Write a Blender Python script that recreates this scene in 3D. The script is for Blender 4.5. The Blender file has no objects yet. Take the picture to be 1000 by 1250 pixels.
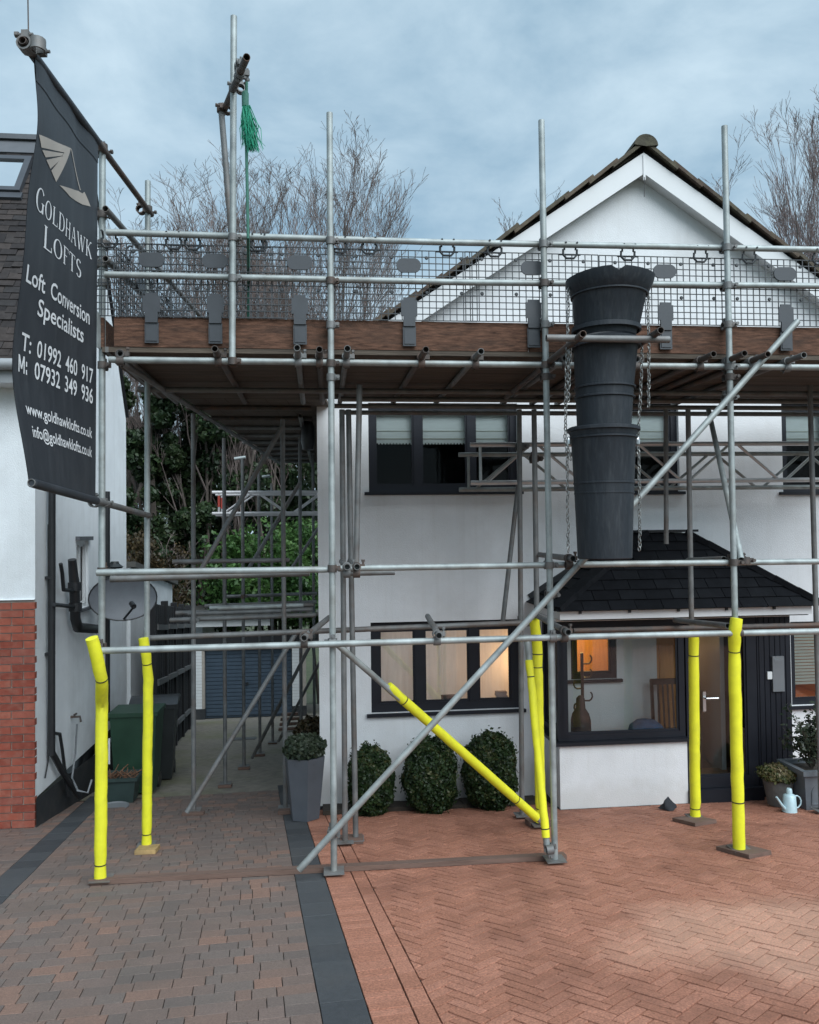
import bpy, math, random
from mathutils import Vector, Matrix
import numpy as np
random.seed(7); RNG = np.random.default_rng(11)
SC = bpy.context.scene; COL = SC.collection
PI = math.pi; R = math.radians

# ------------------------------------------------------------------ camera
CAM = Vector((0, 0, 1.65))
def _basis(yaw, pitch, roll):
    y, p, r = R(yaw), R(pitch), R(roll)
    f0 = Vector((math.sin(y), math.cos(y), 0)); r0 = Vector((math.cos(y), -math.sin(y), 0)); u0 = Vector((0, 0, 1))
    f = math.cos(p)*f0 + math.sin(p)*u0; u = math.cos(p)*u0 - math.sin(p)*f0
    return math.cos(r)*r0 - math.sin(r)*u, math.cos(r)*u + math.sin(r)*r0, f
RIGHT, UP, FWD = _basis(6.2, 1.5, 0.7)
cd = bpy.data.cameras.new('camera'); cam = bpy.data.objects.new('camera', cd); COL.objects.link(cam)
cd.sensor_fit = 'HORIZONTAL'; cd.sensor_width = 36; cd.lens = 36; cd.clip_start = 0.05; cd.clip_end = 3000
m3 = Matrix((RIGHT, UP, -FWD)).transposed()
cam.matrix_world = Matrix.Translation(CAM) @ m3.to_4x4()
SC.camera = cam

# ------------------------------------------------------------------ world, sun, exposure
SUN_EL, SUN_AZ = 46, 152          # azimuth clockwise from +Y
wd = bpy.data.worlds.new('World'); SC.world = wd; wd.use_nodes = True
nt = wd.node_tree; nt.nodes.clear()
def _n(t, **k):
    n = nt.nodes.new(t)
    for a, b in k.items(): setattr(n, a, b)
    return n
sky = _n('ShaderNodeTexSky', sky_type='NISHITA'); sky.sun_disc = False
sky.sun_elevation = R(SUN_EL); sky.sun_rotation = R(SUN_AZ); sky.air_density = 1.0; sky.dust_density = 2.0; sky.ozone_density = 1.5
tc = _n('ShaderNodeTexCoord'); mp = _n('ShaderNodeMapping'); mp.inputs['Scale'].default_value = (1.0, 1.0, 1.9); mp.inputs['Location'].default_value = (0.3, 0.1, 0.2)
nz = _n('ShaderNodeTexNoise'); nz.inputs['Scale'].default_value = 3.3; nz.inputs['Detail'].default_value = 9; nz.inputs['Roughness'].default_value = 0.57; nz.inputs['Distortion'].default_value = 0.25
cr = _n('ShaderNodeValToRGB')
cr.color_ramp.elements[0].position = 0.34; cr.color_ramp.elements[0].color = (0.92, 1.44, 1.85, 1)
cr.color_ramp.elements[1].position = 0.66; cr.color_ramp.elements[1].color = (1.98, 2.50, 2.82, 1)
mx = _n('ShaderNodeMix', data_type='RGBA'); mx.inputs[0].default_value = 0.93
bg = _n('ShaderNodeBackground'); bg.inputs['Strength'].default_value = 0.10
ow = _n('ShaderNodeOutputWorld')
L = nt.links.new
L(tc.outputs['Generated'], mp.inputs[0]); L(mp.outputs[0], nz.inputs['Vector']); L(nz.outputs[0], cr.inputs[0])
L(sky.outputs[0], mx.inputs[6]); L(cr.outputs[0], mx.inputs[7]); L(mx.outputs[2], bg.inputs[0]); L(bg.outputs[0], ow.inputs[0])
sl = bpy.data.lights.new('sun', 'SUN'); sl.energy = 1.3; sl.angle = R(58); sl.color = (0.88, 0.955, 1.0)
so = bpy.data.objects.new('sun', sl); COL.objects.link(so)
_d = Vector((math.sin(R(SUN_AZ))*math.cos(R(SUN_EL)), math.cos(R(SUN_AZ))*math.cos(R(SUN_EL)), math.sin(R(SUN_EL))))
so.rotation_euler = _d.to_track_quat('Z', 'Y').to_euler(); so.location = _d*40
SC.view_settings.view_transform = 'Standard'; SC.view_settings.look = 'None'; SC.view_settings.gamma = 1.0
SC.view_settings.exposure = 1.68; SC.view_settings.use_curve_mapping = False
SC.render.engine = 'CYCLES'; SC.cycles.use_denoising = True; SC.cycles.max_bounces = 8; SC.cycles.transparent_max_bounces = 16
SC.cycles.sample_clamp_indirect = 6

# ------------------------------------------------------------------ geometry of the place
SLOPE = 0.14                                   # the drive falls away towards the houses
def gz(Y): return -SLOPE*Y
def ray(px, py): return RIGHT*((px-500)/1000) + UP*((625-py)/1000) + FWD
def at(px, py, Y):
    d = ray(px, py); return CAM + d*(Y/d.y)
def on_ground(px, py, h=0):
    d = ray(px, py); t = (CAM.z-h)/(-SLOPE*d.y - d.z); return CAM + d*t
def proj(p):
    v = p-CAM; d = v.dot(FWD); return 500+1000*v.dot(RIGHT)/d, 625-1000*v.dot(UP)/d
V = Vector

# ------------------------------------------------------------------ materials
MATS = {}
def _mat(name):
    m = bpy.data.materials.new(name); m.use_nodes = True; MATS[name] = m
    return m, m.node_tree.nodes, m.node_tree.links, m.node_tree.nodes['Principled BSDF']
def pm(name, base, rough=0.6, metal=0.0, var=0.12, scale=6.0, bump=0.15, bscale=60.0, dirt=None, dscale=3.0, damt=0.5, stretch=None, spec=0.5, tone=None, rvar=0.1):
    """procedural paint / stone / metal: noise in world space for colour and relief; tone = list of colours picked by the mesh's own 'tone' value"""
    m, N, K, B = _mat(name)
    g = N.new('ShaderNodeNewGeometry'); vec = g.outputs['Position']
    if stretch:
        mp = N.new('ShaderNodeMapping'); mp.inputs['Scale'].default_value = stretch; K.new(vec, mp.inputs[0]); vec = mp.outputs[0]
    n1 = N.new('ShaderNodeTexNoise'); n1.inputs['Scale'].default_value = scale; n1.inputs['Detail'].default_value = 5; n1.inputs['Roughness'].default_value = 0.6; K.new(vec, n1.inputs['Vector'])
    mr = N.new('ShaderNodeMapRange'); mr.inputs[1].default_value = 0.25; mr.inputs[2].default_value = 0.75; mr.inputs[3].default_value = 1-var; mr.inputs[4].default_value = 1+var; K.new(n1.outputs[0], mr.inputs[0])
    mul = N.new('ShaderNodeVectorMath'); mul.operation = 'SCALE'; K.new(mr.outputs[0], mul.inputs['Scale'])
    if tone:
        at_ = N.new('ShaderNodeAttribute'); at_.attribute_name = 'tone'
        rp = N.new('ShaderNodeValToRGB'); el = rp.color_ramp.elements
        el[0].position = 0; el[0].color = (*tone[0], 1); el[1].position = 1; el[1].color = (*tone[-1], 1)
        for i, c in enumerate(tone[1:-1]):
            e = el.new((i+1)/(len(tone)-1)); e.color = (*c, 1)
        K.new(at_.outputs['Fac'], rp.inputs[0]); K.new(rp.outputs[0], mul.inputs[0])
    else:
        mul.inputs[0].default_value = base
    col = mul.outputs[0]
    if dirt:
        n2 = N.new('ShaderNodeTexNoise'); n2.inputs['Scale'].default_value = dscale; n2.inputs['Detail'].default_value = 8; n2.inputs['Roughness'].default_value = 0.68; K.new(vec, n2.inputs['Vector'])
        m2 = N.new('ShaderNodeMapRange'); m2.inputs[1].default_value = 0.48; m2.inputs[2].default_value = 0.72; m2.inputs[4].default_value = damt; K.new(n2.outputs[0], m2.inputs[0])
        mx = N.new('ShaderNodeMix'); mx.data_type = 'RGBA'; K.new(m2.outputs[0], mx.inputs[0]); K.new(col, mx.inputs[6]); mx.inputs[7].default_value = (*dirt, 1); col = mx.outputs[2]
    K.new(col, B.inputs['Base Color'])
    B.inputs['Metallic'].default_value = metal; B.inputs['Specular IOR Level'].default_value = spec
    rr = N.new('ShaderNodeMapRange'); rr.inputs[3].default_value = max(0.02, rough-rvar); rr.inputs[4].default_value = min(1, rough+rvar); K.new(n1.outputs[0], rr.inputs[0]); K.new(rr.outputs[0], B.inputs['Roughness'])
    if bump:
        n3 = N.new('ShaderNodeTexNoise'); n3.inputs['Scale'].default_value = bscale; n3.inputs['Detail'].default_value = 4; K.new(vec, n3.inputs['Vector'])
        bp = N.new('ShaderNodeBump'); bp.inputs['Strength'].default_value = bump; bp.inputs['Distance'].default_value = 0.01; K.new(n3.outputs[0], bp.inputs['Height']); K.new(bp.outputs[0], B.inputs['Normal'])
    return m
def glass(name, tint=(0.9, 0.95, 0.95), refl=0.10):
    m, N, K, B = _mat(name)
    N.remove(B); t = N.new('ShaderNodeBsdfTransparent'); t.inputs[0].default_value = (*tint, 1)
    g = N.new('ShaderNodeBsdfGlossy'); g.inputs['Roughness'].default_value = 0.03; g.inputs[0].default_value = (1, 1, 1, 1)
    fr = N.new('ShaderNodeFresnel'); fr.inputs[0].default_value = 1.5
    ad = N.new('ShaderNodeMath'); ad.operation = 'ADD'; ad.use_clamp = True; ad.inputs[1].default_value = refl; K.new(fr.outputs[0], ad.inputs[0])
    nn = N.new('ShaderNodeNewGeometry'); nt_ = N.new('ShaderNodeTexNoise'); nt_.inputs['Scale'].default_value = 1.5; K.new(nn.outputs['Position'], nt_.inputs['Vector'])
    bp = N.new('ShaderNodeBump'); bp.inputs['Strength'].default_value = 0.06; bp.inputs['Distance'].default_value = 0.05; K.new(nt_.outputs[0], bp.inputs['Height']); K.new(bp.outputs[0], g.inputs['Normal'])
    mx = N.new('ShaderNodeMixShader'); K.new(ad.outputs[0], mx.inputs[0]); K.new(t.outputs[0], mx.inputs[1]); K.new(g.outputs[0], mx.inputs[2])
    K.new(mx.outputs[0], N['Material Output'].inputs[0]); return m
def leafmat(name, cols, rough=0.45, trans=0.25):
    m = pm(name, (0, 0, 0), rough, tone=cols, var=0.25, scale=9, bump=0, spec=0.35)
    N = m.node_tree.nodes; K = m.node_tree.links; B = N['Principled BSDF']
    tr = N.new('ShaderNodeBsdfTranslucent'); src = B.inputs['Base Color'].links[0].from_socket; K.new(src, tr.inputs[0])
    mx = N.new('ShaderNodeMixShader'); mx.inputs[0].default_value = trans; K.new(B.outputs[0], mx.inputs[1]); K.new(tr.outputs[0], mx.inputs[2]); K.new(mx.outputs[0], N['Material Output'].inputs[0])
    return m
pm('galv', (0.33, 0.36, 0.355), 0.58, 0.45, 0.35, 7, 0.06, 90, dirt=(0.16, 0.13, 0.10), dscale=2.2, damt=0.55)
pm('galv_old_shaded', (0.17, 0.172, 0.17), 0.62, 0.4, 0.35, 7, 0.08, 90, dirt=(0.15, 0.09, 0.06), dscale=3, damt=0.6)  # older rust-flecked steel; base also darkened to carry shade on the inner tubes
pm('rusty', (0.095, 0.082, 0.075), 0.7, 0.35, 0.35, 12, 0.2, 90, dirt=(0.15, 0.07, 0.04), dscale=6, damt=0.8)
pm('bore', (0.02, 0.02, 0.02), 0.9, 0, 0, 4, 0)
pm('board_wood', (0.095, 0.076, 0.06), 0.85, 0, 0.45, 5, 0.5, 30, stretch=(0.35, 5, 5), dirt=(0.05, 0.04, 0.035), dscale=1.2, damt=0.7, spec=0.2)
pm('toe_wood', (0.115, 0.06, 0.04), 0.85, 0, 0.7, 6, 0.6, 30, stretch=(1.8, 9, 11), dirt=(0.05, 0.034, 0.027), dscale=1.6, damt=0.85, spec=0.2)
pm('block_wood', (0.36, 0.24, 0.10), 0.85, 0, 0.3, 9, 0.4, 40, dirt=(0.15, 0.10, 0.06))
pm('sole_wood', (0.14, 0.085, 0.065), 0.9, 0, 0.35, 6, 0.5, 40, stretch=(0.4, 5, 5), dirt=(0.06, 0.05, 0.045))
pm('guard_plastic', (0.04, 0.045, 0.052), 0.5, 0, 0.15, 10, 0.05, 60)
pm('guard_wire', (0.035, 0.04, 0.045), 0.5, 0, 0.1, 10, 0)
pm('foam', (0.74, 0.715, 0.03), 0.55, 0, 0.07, 14, 0.12, 45, dirt=(0.50, 0.47, 0.05), dscale=9, damt=0.35, spec=0.3)
pm('black_tie', (0.02, 0.02, 0.02), 0.5, 0, 0, 4, 0)
pm('chute', (0.017, 0.021, 0.027), 0.55, 0, 0.25, 9, 0.10, 25, stretch=(6, 6, 1), dirt=(0.055, 0.06, 0.065), dscale=5, damt=0.5, spec=0.35)
pm('chain', (0.28, 0.28, 0.27), 0.4, 0.7, 0.2, 20, 0)
pm('render_white', (0.72, 0.725, 0.735), 0.9, 0, 0.06, 2.5, 0.45, 130, dirt=(0.56, 0.545, 0.53), dscale=1.1, damt=0.45, spec=0.2)
pm('neighbour_white', (0.80, 0.825, 0.84), 0.9, 0, 0.06, 2.5, 0.45, 120, dirt=(0.5, 0.5, 0.49), dscale=0.9, damt=0.4, spec=0.2)
pm('barge_white', (0.62, 0.625, 0.63), 0.45, 0, 0.03, 3, 0, dirt=(0.6, 0.6, 0.58), dscale=2, damt=0.3)
pm('plinth_black', (0.025, 0.027, 0.03), 0.75, 0, 0.3, 6, 0.2, 60, dirt=(0.09, 0.08, 0.07), dscale=4, damt=0.5)
pm('frame_navy', (0.010, 0.0115, 0.017), 0.5, 0, 0.15, 5, 0.03, 80, spec=0.3)
pm('roof_tile', (0, 0, 0), 0.9, tone=[(0.055, 0.042, 0.035), (0.085, 0.062, 0.05), (0.11, 0.085, 0.065), (0.07, 0.065, 0.05)], var=0.3, scale=14, bump=0.5, bscale=70, dirt=(0.14, 0.13, 0.085), dscale=12, damt=0.6, spec=0.2)
pm('plain_tile', (0, 0, 0), 0.9, tone=[(0.022, 0.02, 0.021), (0.036, 0.031, 0.03), (0.05, 0.041, 0.038), (0.03, 0.029, 0.03)], var=0.3, scale=16, bump=0.4, bscale=70, spec=0.2)
pm('slate', (0, 0, 0), 0.75, tone=[(0.0095, 0.010, 0.012), (0.012, 0.013, 0.0155), (0.015, 0.016, 0.0185)], var=0.25, scale=9, bump=0.3, bscale=60, spec=0.06)
pm('slate_under', (0.018, 0.019, 0.022), 0.8, 0, 0.2, 6, 0.1)
pm('brick_red', (0, 0, 0), 0.9, tone=[(0.20, 0.05, 0.034), (0.27, 0.07, 0.046), (0.32, 0.096, 0.063), (0.235, 0.072, 0.054)], var=0.2, scale=22, bump=0.4, bscale=120, dirt=(0.34, 0.21, 0.16), dscale=9, damt=0.35, spec=0.2)
pm('mortar', (0.36, 0.32, 0.28), 0.95, 0, 0.15, 10, 0.3, 120)
pm('joint_sand', (0.020, 0.016, 0.013), 0.95, 0, 0.25, 14, 0.3, 120)
pm('drive_block', (0, 0, 0), 0.85, tone=[(0.138, 0.110, 0.098), (0.155, 0.118, 0.103), (0.172, 0.122, 0.102), (0.225, 0.138, 0.106), (0.15, 0.124, 0.110), (0.182, 0.132, 0.113), (0.162, 0.119, 0.102)], var=0.30, scale=110, bump=0.55, bscale=200, dirt=(0.10, 0.088, 0.078), dscale=1.5, damt=0.5, spec=0.3)
pm('red_block', (0, 0, 0), 0.68, tone=[(0.335, 0.146, 0.094), (0.372, 0.163, 0.106), (0.415, 0.188, 0.126), (0.35, 0.155, 0.102)], var=0.55, scale=95, bump=0.6, bscale=220, dirt=(0.165, 0.068, 0.045), dscale=1.1, damt=0.85, spec=0.3)
pm('charcoal_block', (0, 0, 0), 0.8, tone=[(0.045, 0.048, 0.053), (0.056, 0.059, 0.064), (0.066, 0.069, 0.073)], var=0.15, scale=30, bump=0.4, bscale=140, dirt=(0.10, 0.09, 0.08), dscale=2, damt=0.3, spec=0.3)
pm('asphalt', (0.20, 0.178, 0.148), 0.9, 0, 0.3, 10, 0.5, 150, dirt=(0.12, 0.13, 0.035), dscale=0.6, damt=0.7)
pm('grass_ground', (0.05, 0.06, 0.025), 0.95, 0, 0.4, 3, 0.5, 40)
pm('soil', (0.035, 0.027, 0.02), 0.95, 0, 0.35, 20, 0.8, 50)
pm('banner_cloth', (0.024, 0.028, 0.034), 0.55, 0, 0.10, 6, 0.05, 30, stretch=(4, 4, 0.6), dirt=(0.045, 0.05, 0.056), dscale=3, damt=0.5)
pm('print_white', (0.62, 0.63, 0.64), 0.6, 0, 0.05, 8, 0)
pm('print_taupe', (0.36, 0.32, 0.28), 0.6, 0, 0.06, 8, 0)
pm('black_plastic', (0.016, 0.017, 0.019), 0.4, 0, 0.2, 8, 0.05, 60)
pm('grey_plastic', (0.17, 0.18, 0.19), 0.5, 0, 0.1, 6, 0)
pm('bin_green', (0.014, 0.045, 0.026), 0.5, 0, 0.2, 6, 0.05)
pm('bin_dark', (0.02, 0.024, 0.025), 0.5, 0, 0.2, 6, 0.05)
pm('bin_lid', (0.035, 0.038, 0.042), 0.4, 0, 0.2, 6, 0.05)
pm('crate_green', (0.025, 0.045, 0.042), 0.55, 0, 0.2, 8, 0.05)
pm('dish', (0.10, 0.11, 0.125), 0.45, 0.1, 0.12, 8, 0.03, dirt=(0.08, 0.08, 0.085), dscale=7, damt=0.4)
pm('planter_grey', (0.078, 0.086, 0.10), 0.5, 0, 0.12, 6, 0.05)
pm('pot_grey', (0.12, 0.135, 0.15), 0.6, 0, 0.15, 8, 0.08, dirt=(0.08, 0.085, 0.09), dscale=5, damt=0.4)
pm('pot_stone', (0.10, 0.095, 0.09), 0.85, 0, 0.25, 10, 0.3)
pm('can_blue', (0.42, 0.56, 0.60), 0.4, 0.1, 0.1, 8, 0, dirt=(0.30, 0.36, 0.37), dscale=9, damt=0.4)
pm('pvc_white', (0.66, 0.67, 0.67), 0.4, 0, 0.03, 4, 0)
pm('flashing', (0.10, 0.105, 0.115), 0.6, 0.1, 0.15, 5, 0.1)
pm('skylight_frame', (0.06, 0.065, 0.075), 0.45, 0.2, 0.1, 5, 0)
pm('gutter_grey', (0.30, 0.31, 0.32), 0.5, 0, 0.1, 5, 0)
pm('cream_wall', (0.60, 0.58, 0.54), 0.9, 0, 0.05, 3, 0)
pm('cool_wall', (0.62, 0.63, 0.63), 0.9, 0, 0.04, 3, 0.05, 100)
pm('dark_room', (0.012, 0.012, 0.014), 0.9, 0, 0.1, 3, 0)
pm('blind', (0.82, 0.87, 0.86), 0.85, 0, 0.06, 5, 0.1, 30, stretch=(1, 1, 6))
pm('net_curtain', (0.62, 0.62, 0.61), 0.9, 0, 0.08, 5, 0.2, 18, stretch=(8, 8, 0.5))
pm('slat_blind', (0.55, 0.56, 0.50), 0.7, 0, 0.05, 6, 0)
pm('oak', (0.42, 0.19, 0.055), 0.55, 0, 0.2, 6, 0.1, 40, stretch=(6, 6, 0.6))
pm('hall_brown', (0.16, 0.095, 0.06), 0.8, 0, 0.15, 3, 0)
pm('oak_floor', (0.26, 0.17, 0.10), 0.5, 0, 0.3, 8, 0.05, stretch=(6, 1, 1))
pm('dark_wood', (0.045, 0.025, 0.018), 0.5, 0, 0.2, 8, 0.05)
pm('brown_bag', (0.06, 0.042, 0.04), 0.8, 0, 0.2, 8, 0.1)
pm('blue_fabric', (0.04, 0.11, 0.22), 0.8, 0, 0.35, 12, 0.2, 30)
pm('letterbox', (0.22, 0.235, 0.25), 0.35, 0.5, 0.06, 6, 0.02)
pm('steel', (0.55, 0.56, 0.56), 0.3, 0.9, 0.05, 6, 0)
pm('fence_wood', (0.018, 0.018, 0.02), 0.85, 0, 0.35, 8, 0.4, 40, stretch=(5, 5, 0.5))
pm('fence_rail', (0.12, 0.12, 0.12), 0.85, 0, 0.25, 8, 0.3)
pm('garage_blue', (0.05, 0.075, 0.105), 0.5, 0, 0.15, 6, 0.05)
pm('block_white', (0.66, 0.67, 0.67), 0.85, 0, 0.06, 8, 0.15, 80)
pm('felt', (0.09, 0.088, 0.08), 0.9, 0, 0.25, 6, 0.2)
pm('bark', (0.075, 0.06, 0.05), 0.9, 0, 0.3, 7, 0.4, 30)
pm('twig', (0.145, 0.112, 0.102), 0.9, 0, 0.25, 4, 0)
pm('birch_twig', (0.165, 0.125, 0.12), 0.9, 0, 0.25, 4, 0)
pm('truss_alu', (0.5, 0.51, 0.51), 0.4, 0.5, 0.12, 8, 0.03)
pm('truss_white', (0.62, 0.6, 0.6), 0.5, 0.1, 0.1, 8, 0)
pm('red_paint', (0.45, 0.06, 0.04), 0.5, 0, 0.15, 8, 0)
pm('rope_green', (0.05, 0.16, 0.12), 0.8, 0, 0.2, 20, 0.2)
pm('net_green', (0.012, 0.24, 0.14), 0.7, 0, 0.25, 20, 0)
pm('dark_cloth', (0.025, 0.027, 0.032), 0.9, 0, 0.25, 10, 0.3, 40)
pm('leaf_litter', (0, 0, 0), 0.9, tone=[(0.09, 0.045, 0.025), (0.14, 0.07, 0.04), (0.10, 0.06, 0.045)], bump=0)
pm('manhole', (0.13, 0.13, 0.125), 0.6, 0.3, 0.2, 12, 0.2)
def streaks(name, colour, amt, zspl=None):
    """faint rain streaks running down a wall, and splash dirt over its foot"""
    m = MATS[name]; N = m.node_tree.nodes; K = m.node_tree.links; B = N['Principled BSDF']; g = N.new('ShaderNodeNewGeometry')
    mp = N.new('ShaderNodeMapping'); mp.inputs['Scale'].default_value = (7, 7, 0.22); K.new(g.outputs['Position'], mp.inputs[0])
    no = N.new('ShaderNodeTexNoise'); no.inputs['Scale'].default_value = 1.6; no.inputs['Detail'].default_value = 7; no.inputs['Roughness'].default_value = 0.65; K.new(mp.outputs[0], no.inputs['Vector'])
    mr = N.new('ShaderNodeMapRange'); mr.inputs[1].default_value = 0.52; mr.inputs[2].default_value = 0.78; mr.inputs[4].default_value = amt; K.new(no.outputs[0], mr.inputs[0]); fac = mr.outputs[0]
    if zspl is not None:
        sx = N.new('ShaderNodeSeparateXYZ'); K.new(g.outputs['Position'], sx.inputs[0]); n2 = N.new('ShaderNodeTexNoise'); n2.inputs['Scale'].default_value = 9; n2.inputs['Detail'].default_value = 6; K.new(g.outputs['Position'], n2.inputs['Vector'])
        ma = N.new('ShaderNodeMath'); ma.operation = 'MULTIPLY_ADD'; ma.inputs[1].default_value = -0.28; K.new(n2.outputs[0], ma.inputs[0]); K.new(sx.outputs[2], ma.inputs[2])
        m2 = N.new('ShaderNodeMapRange'); m2.inputs[1].default_value = zspl+0.10; m2.inputs[2].default_value = zspl-0.10; m2.inputs[4].default_value = 0.45; K.new(ma.outputs[0], m2.inputs[0])
        mm = N.new('ShaderNodeMath'); mm.operation = 'MAXIMUM'; K.new(fac, mm.inputs[0]); K.new(m2.outputs[0], mm.inputs[1]); fac = mm.outputs[0]
    mx = N.new('ShaderNodeMix'); mx.data_type = 'RGBA'; K.new(fac, mx.inputs[0]); K.new(B.inputs['Base Color'].links[0].from_socket, mx.inputs[6]); mx.inputs[7].default_value = (*colour, 1); K.new(mx.outputs[2], B.inputs['Base Color'])
streaks('render_white', (0.50, 0.48, 0.45), 0.22, gz(8.1)+0.10); streaks('neighbour_white', (0.48, 0.48, 0.46), 0.22, gz(8.5)+0.10); streaks('banner_cloth', (0.06, 0.066, 0.074), 0.5); streaks('foam', (0.40, 0.38, 0.06), 0.5)
def worn_patch(name, c, r_, colour, amt):
    """a paler, cleaner patch of paving with a ragged outline round the point c"""
    m = MATS[name]; N = m.node_tree.nodes; K = m.node_tree.links; B = N['Principled BSDF']; g = N.new('ShaderNodeNewGeometry')
    sb = N.new('ShaderNodeVectorMath'); sb.operation = 'SUBTRACT'; sb.inputs[1].default_value = c; K.new(g.outputs['Position'], sb.inputs[0])
    ml = N.new('ShaderNodeVectorMath'); ml.operation = 'MULTIPLY'; ml.inputs[1].default_value = (1/r_[0], 1/r_[1], 0); K.new(sb.outputs[0], ml.inputs[0])
    le = N.new('ShaderNodeVectorMath'); le.operation = 'LENGTH'; K.new(ml.outputs[0], le.inputs[0])
    no = N.new('ShaderNodeTexNoise'); no.inputs['Scale'].default_value = 1.8; no.inputs['Detail'].default_value = 6; K.new(g.outputs['Position'], no.inputs['Vector'])
    ad = N.new('ShaderNodeMath'); ad.operation = 'ADD'; K.new(le.outputs['Value'], ad.inputs[0]); K.new(no.outputs[0], ad.inputs[1])
    mr = N.new('ShaderNodeMapRange'); mr.inputs[1].default_value = 1.55; mr.inputs[2].default_value = 1.15; mr.inputs[4].default_value = amt; K.new(ad.outputs[0], mr.inputs[0])
    mx = N.new('ShaderNodeMix'); mx.data_type = 'RGBA'; mx.blend_type = 'ADD'; K.new(mr.outputs[0], mx.inputs[0]); K.new(B.inputs['Base Color'].links[0].from_socket, mx.inputs[6]); mx.inputs[7].default_value = (*colour, 1); K.new(mx.outputs[2], B.inputs['Base Color'])
worn_patch('red_block', tuple(on_ground(955, 1140)), (1.0, 0.75), (0.19, 0.14, 0.105), 0.85)
glass('glass'); glass('glass_dark', (0.90, 0.94, 0.94), -0.03); glass('glass_sky', (0.35, 0.4, 0.42), 0.45); glass('glass_porch', (0.86, 0.9, 0.9), 0.02)
leafmat('box_leaf', [(0.010, 0.022, 0.007), (0.017, 0.036, 0.011), (0.030, 0.054, 0.017), (0.075, 0.075, 0.028)], trans=0.15)
leafmat('ivy_leaf', [(0.012, 0.024, 0.011), (0.022, 0.042, 0.017), (0.035, 0.058, 0.022), (0.05, 0.06, 0.03)], trans=0.2)
leafmat('laurel_leaf', [(0.03, 0.075, 0.02), (0.05, 0.115, 0.03), (0.075, 0.155, 0.04), (0.11, 0.19, 0.06)], trans=0.3)
leafmat('olive_leaf', [(0.018, 0.03, 0.018), (0.03, 0.045, 0.025), (0.05, 0.065, 0.04), (0.07, 0.085, 0.055)], trans=0.2)
leafmat('heather_leaf', [(0.04, 0.06, 0.02), (0.08, 0.09, 0.03), (0.16, 0.13, 0.06), (0.22, 0.17, 0.10)], trans=0.2)
leafmat('brown_leaf', [(0.03, 0.025, 0.012), (0.055, 0.04, 0.02), (0.09, 0.06, 0.03), (0.05, 0.05, 0.02)], trans=0.2)

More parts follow.
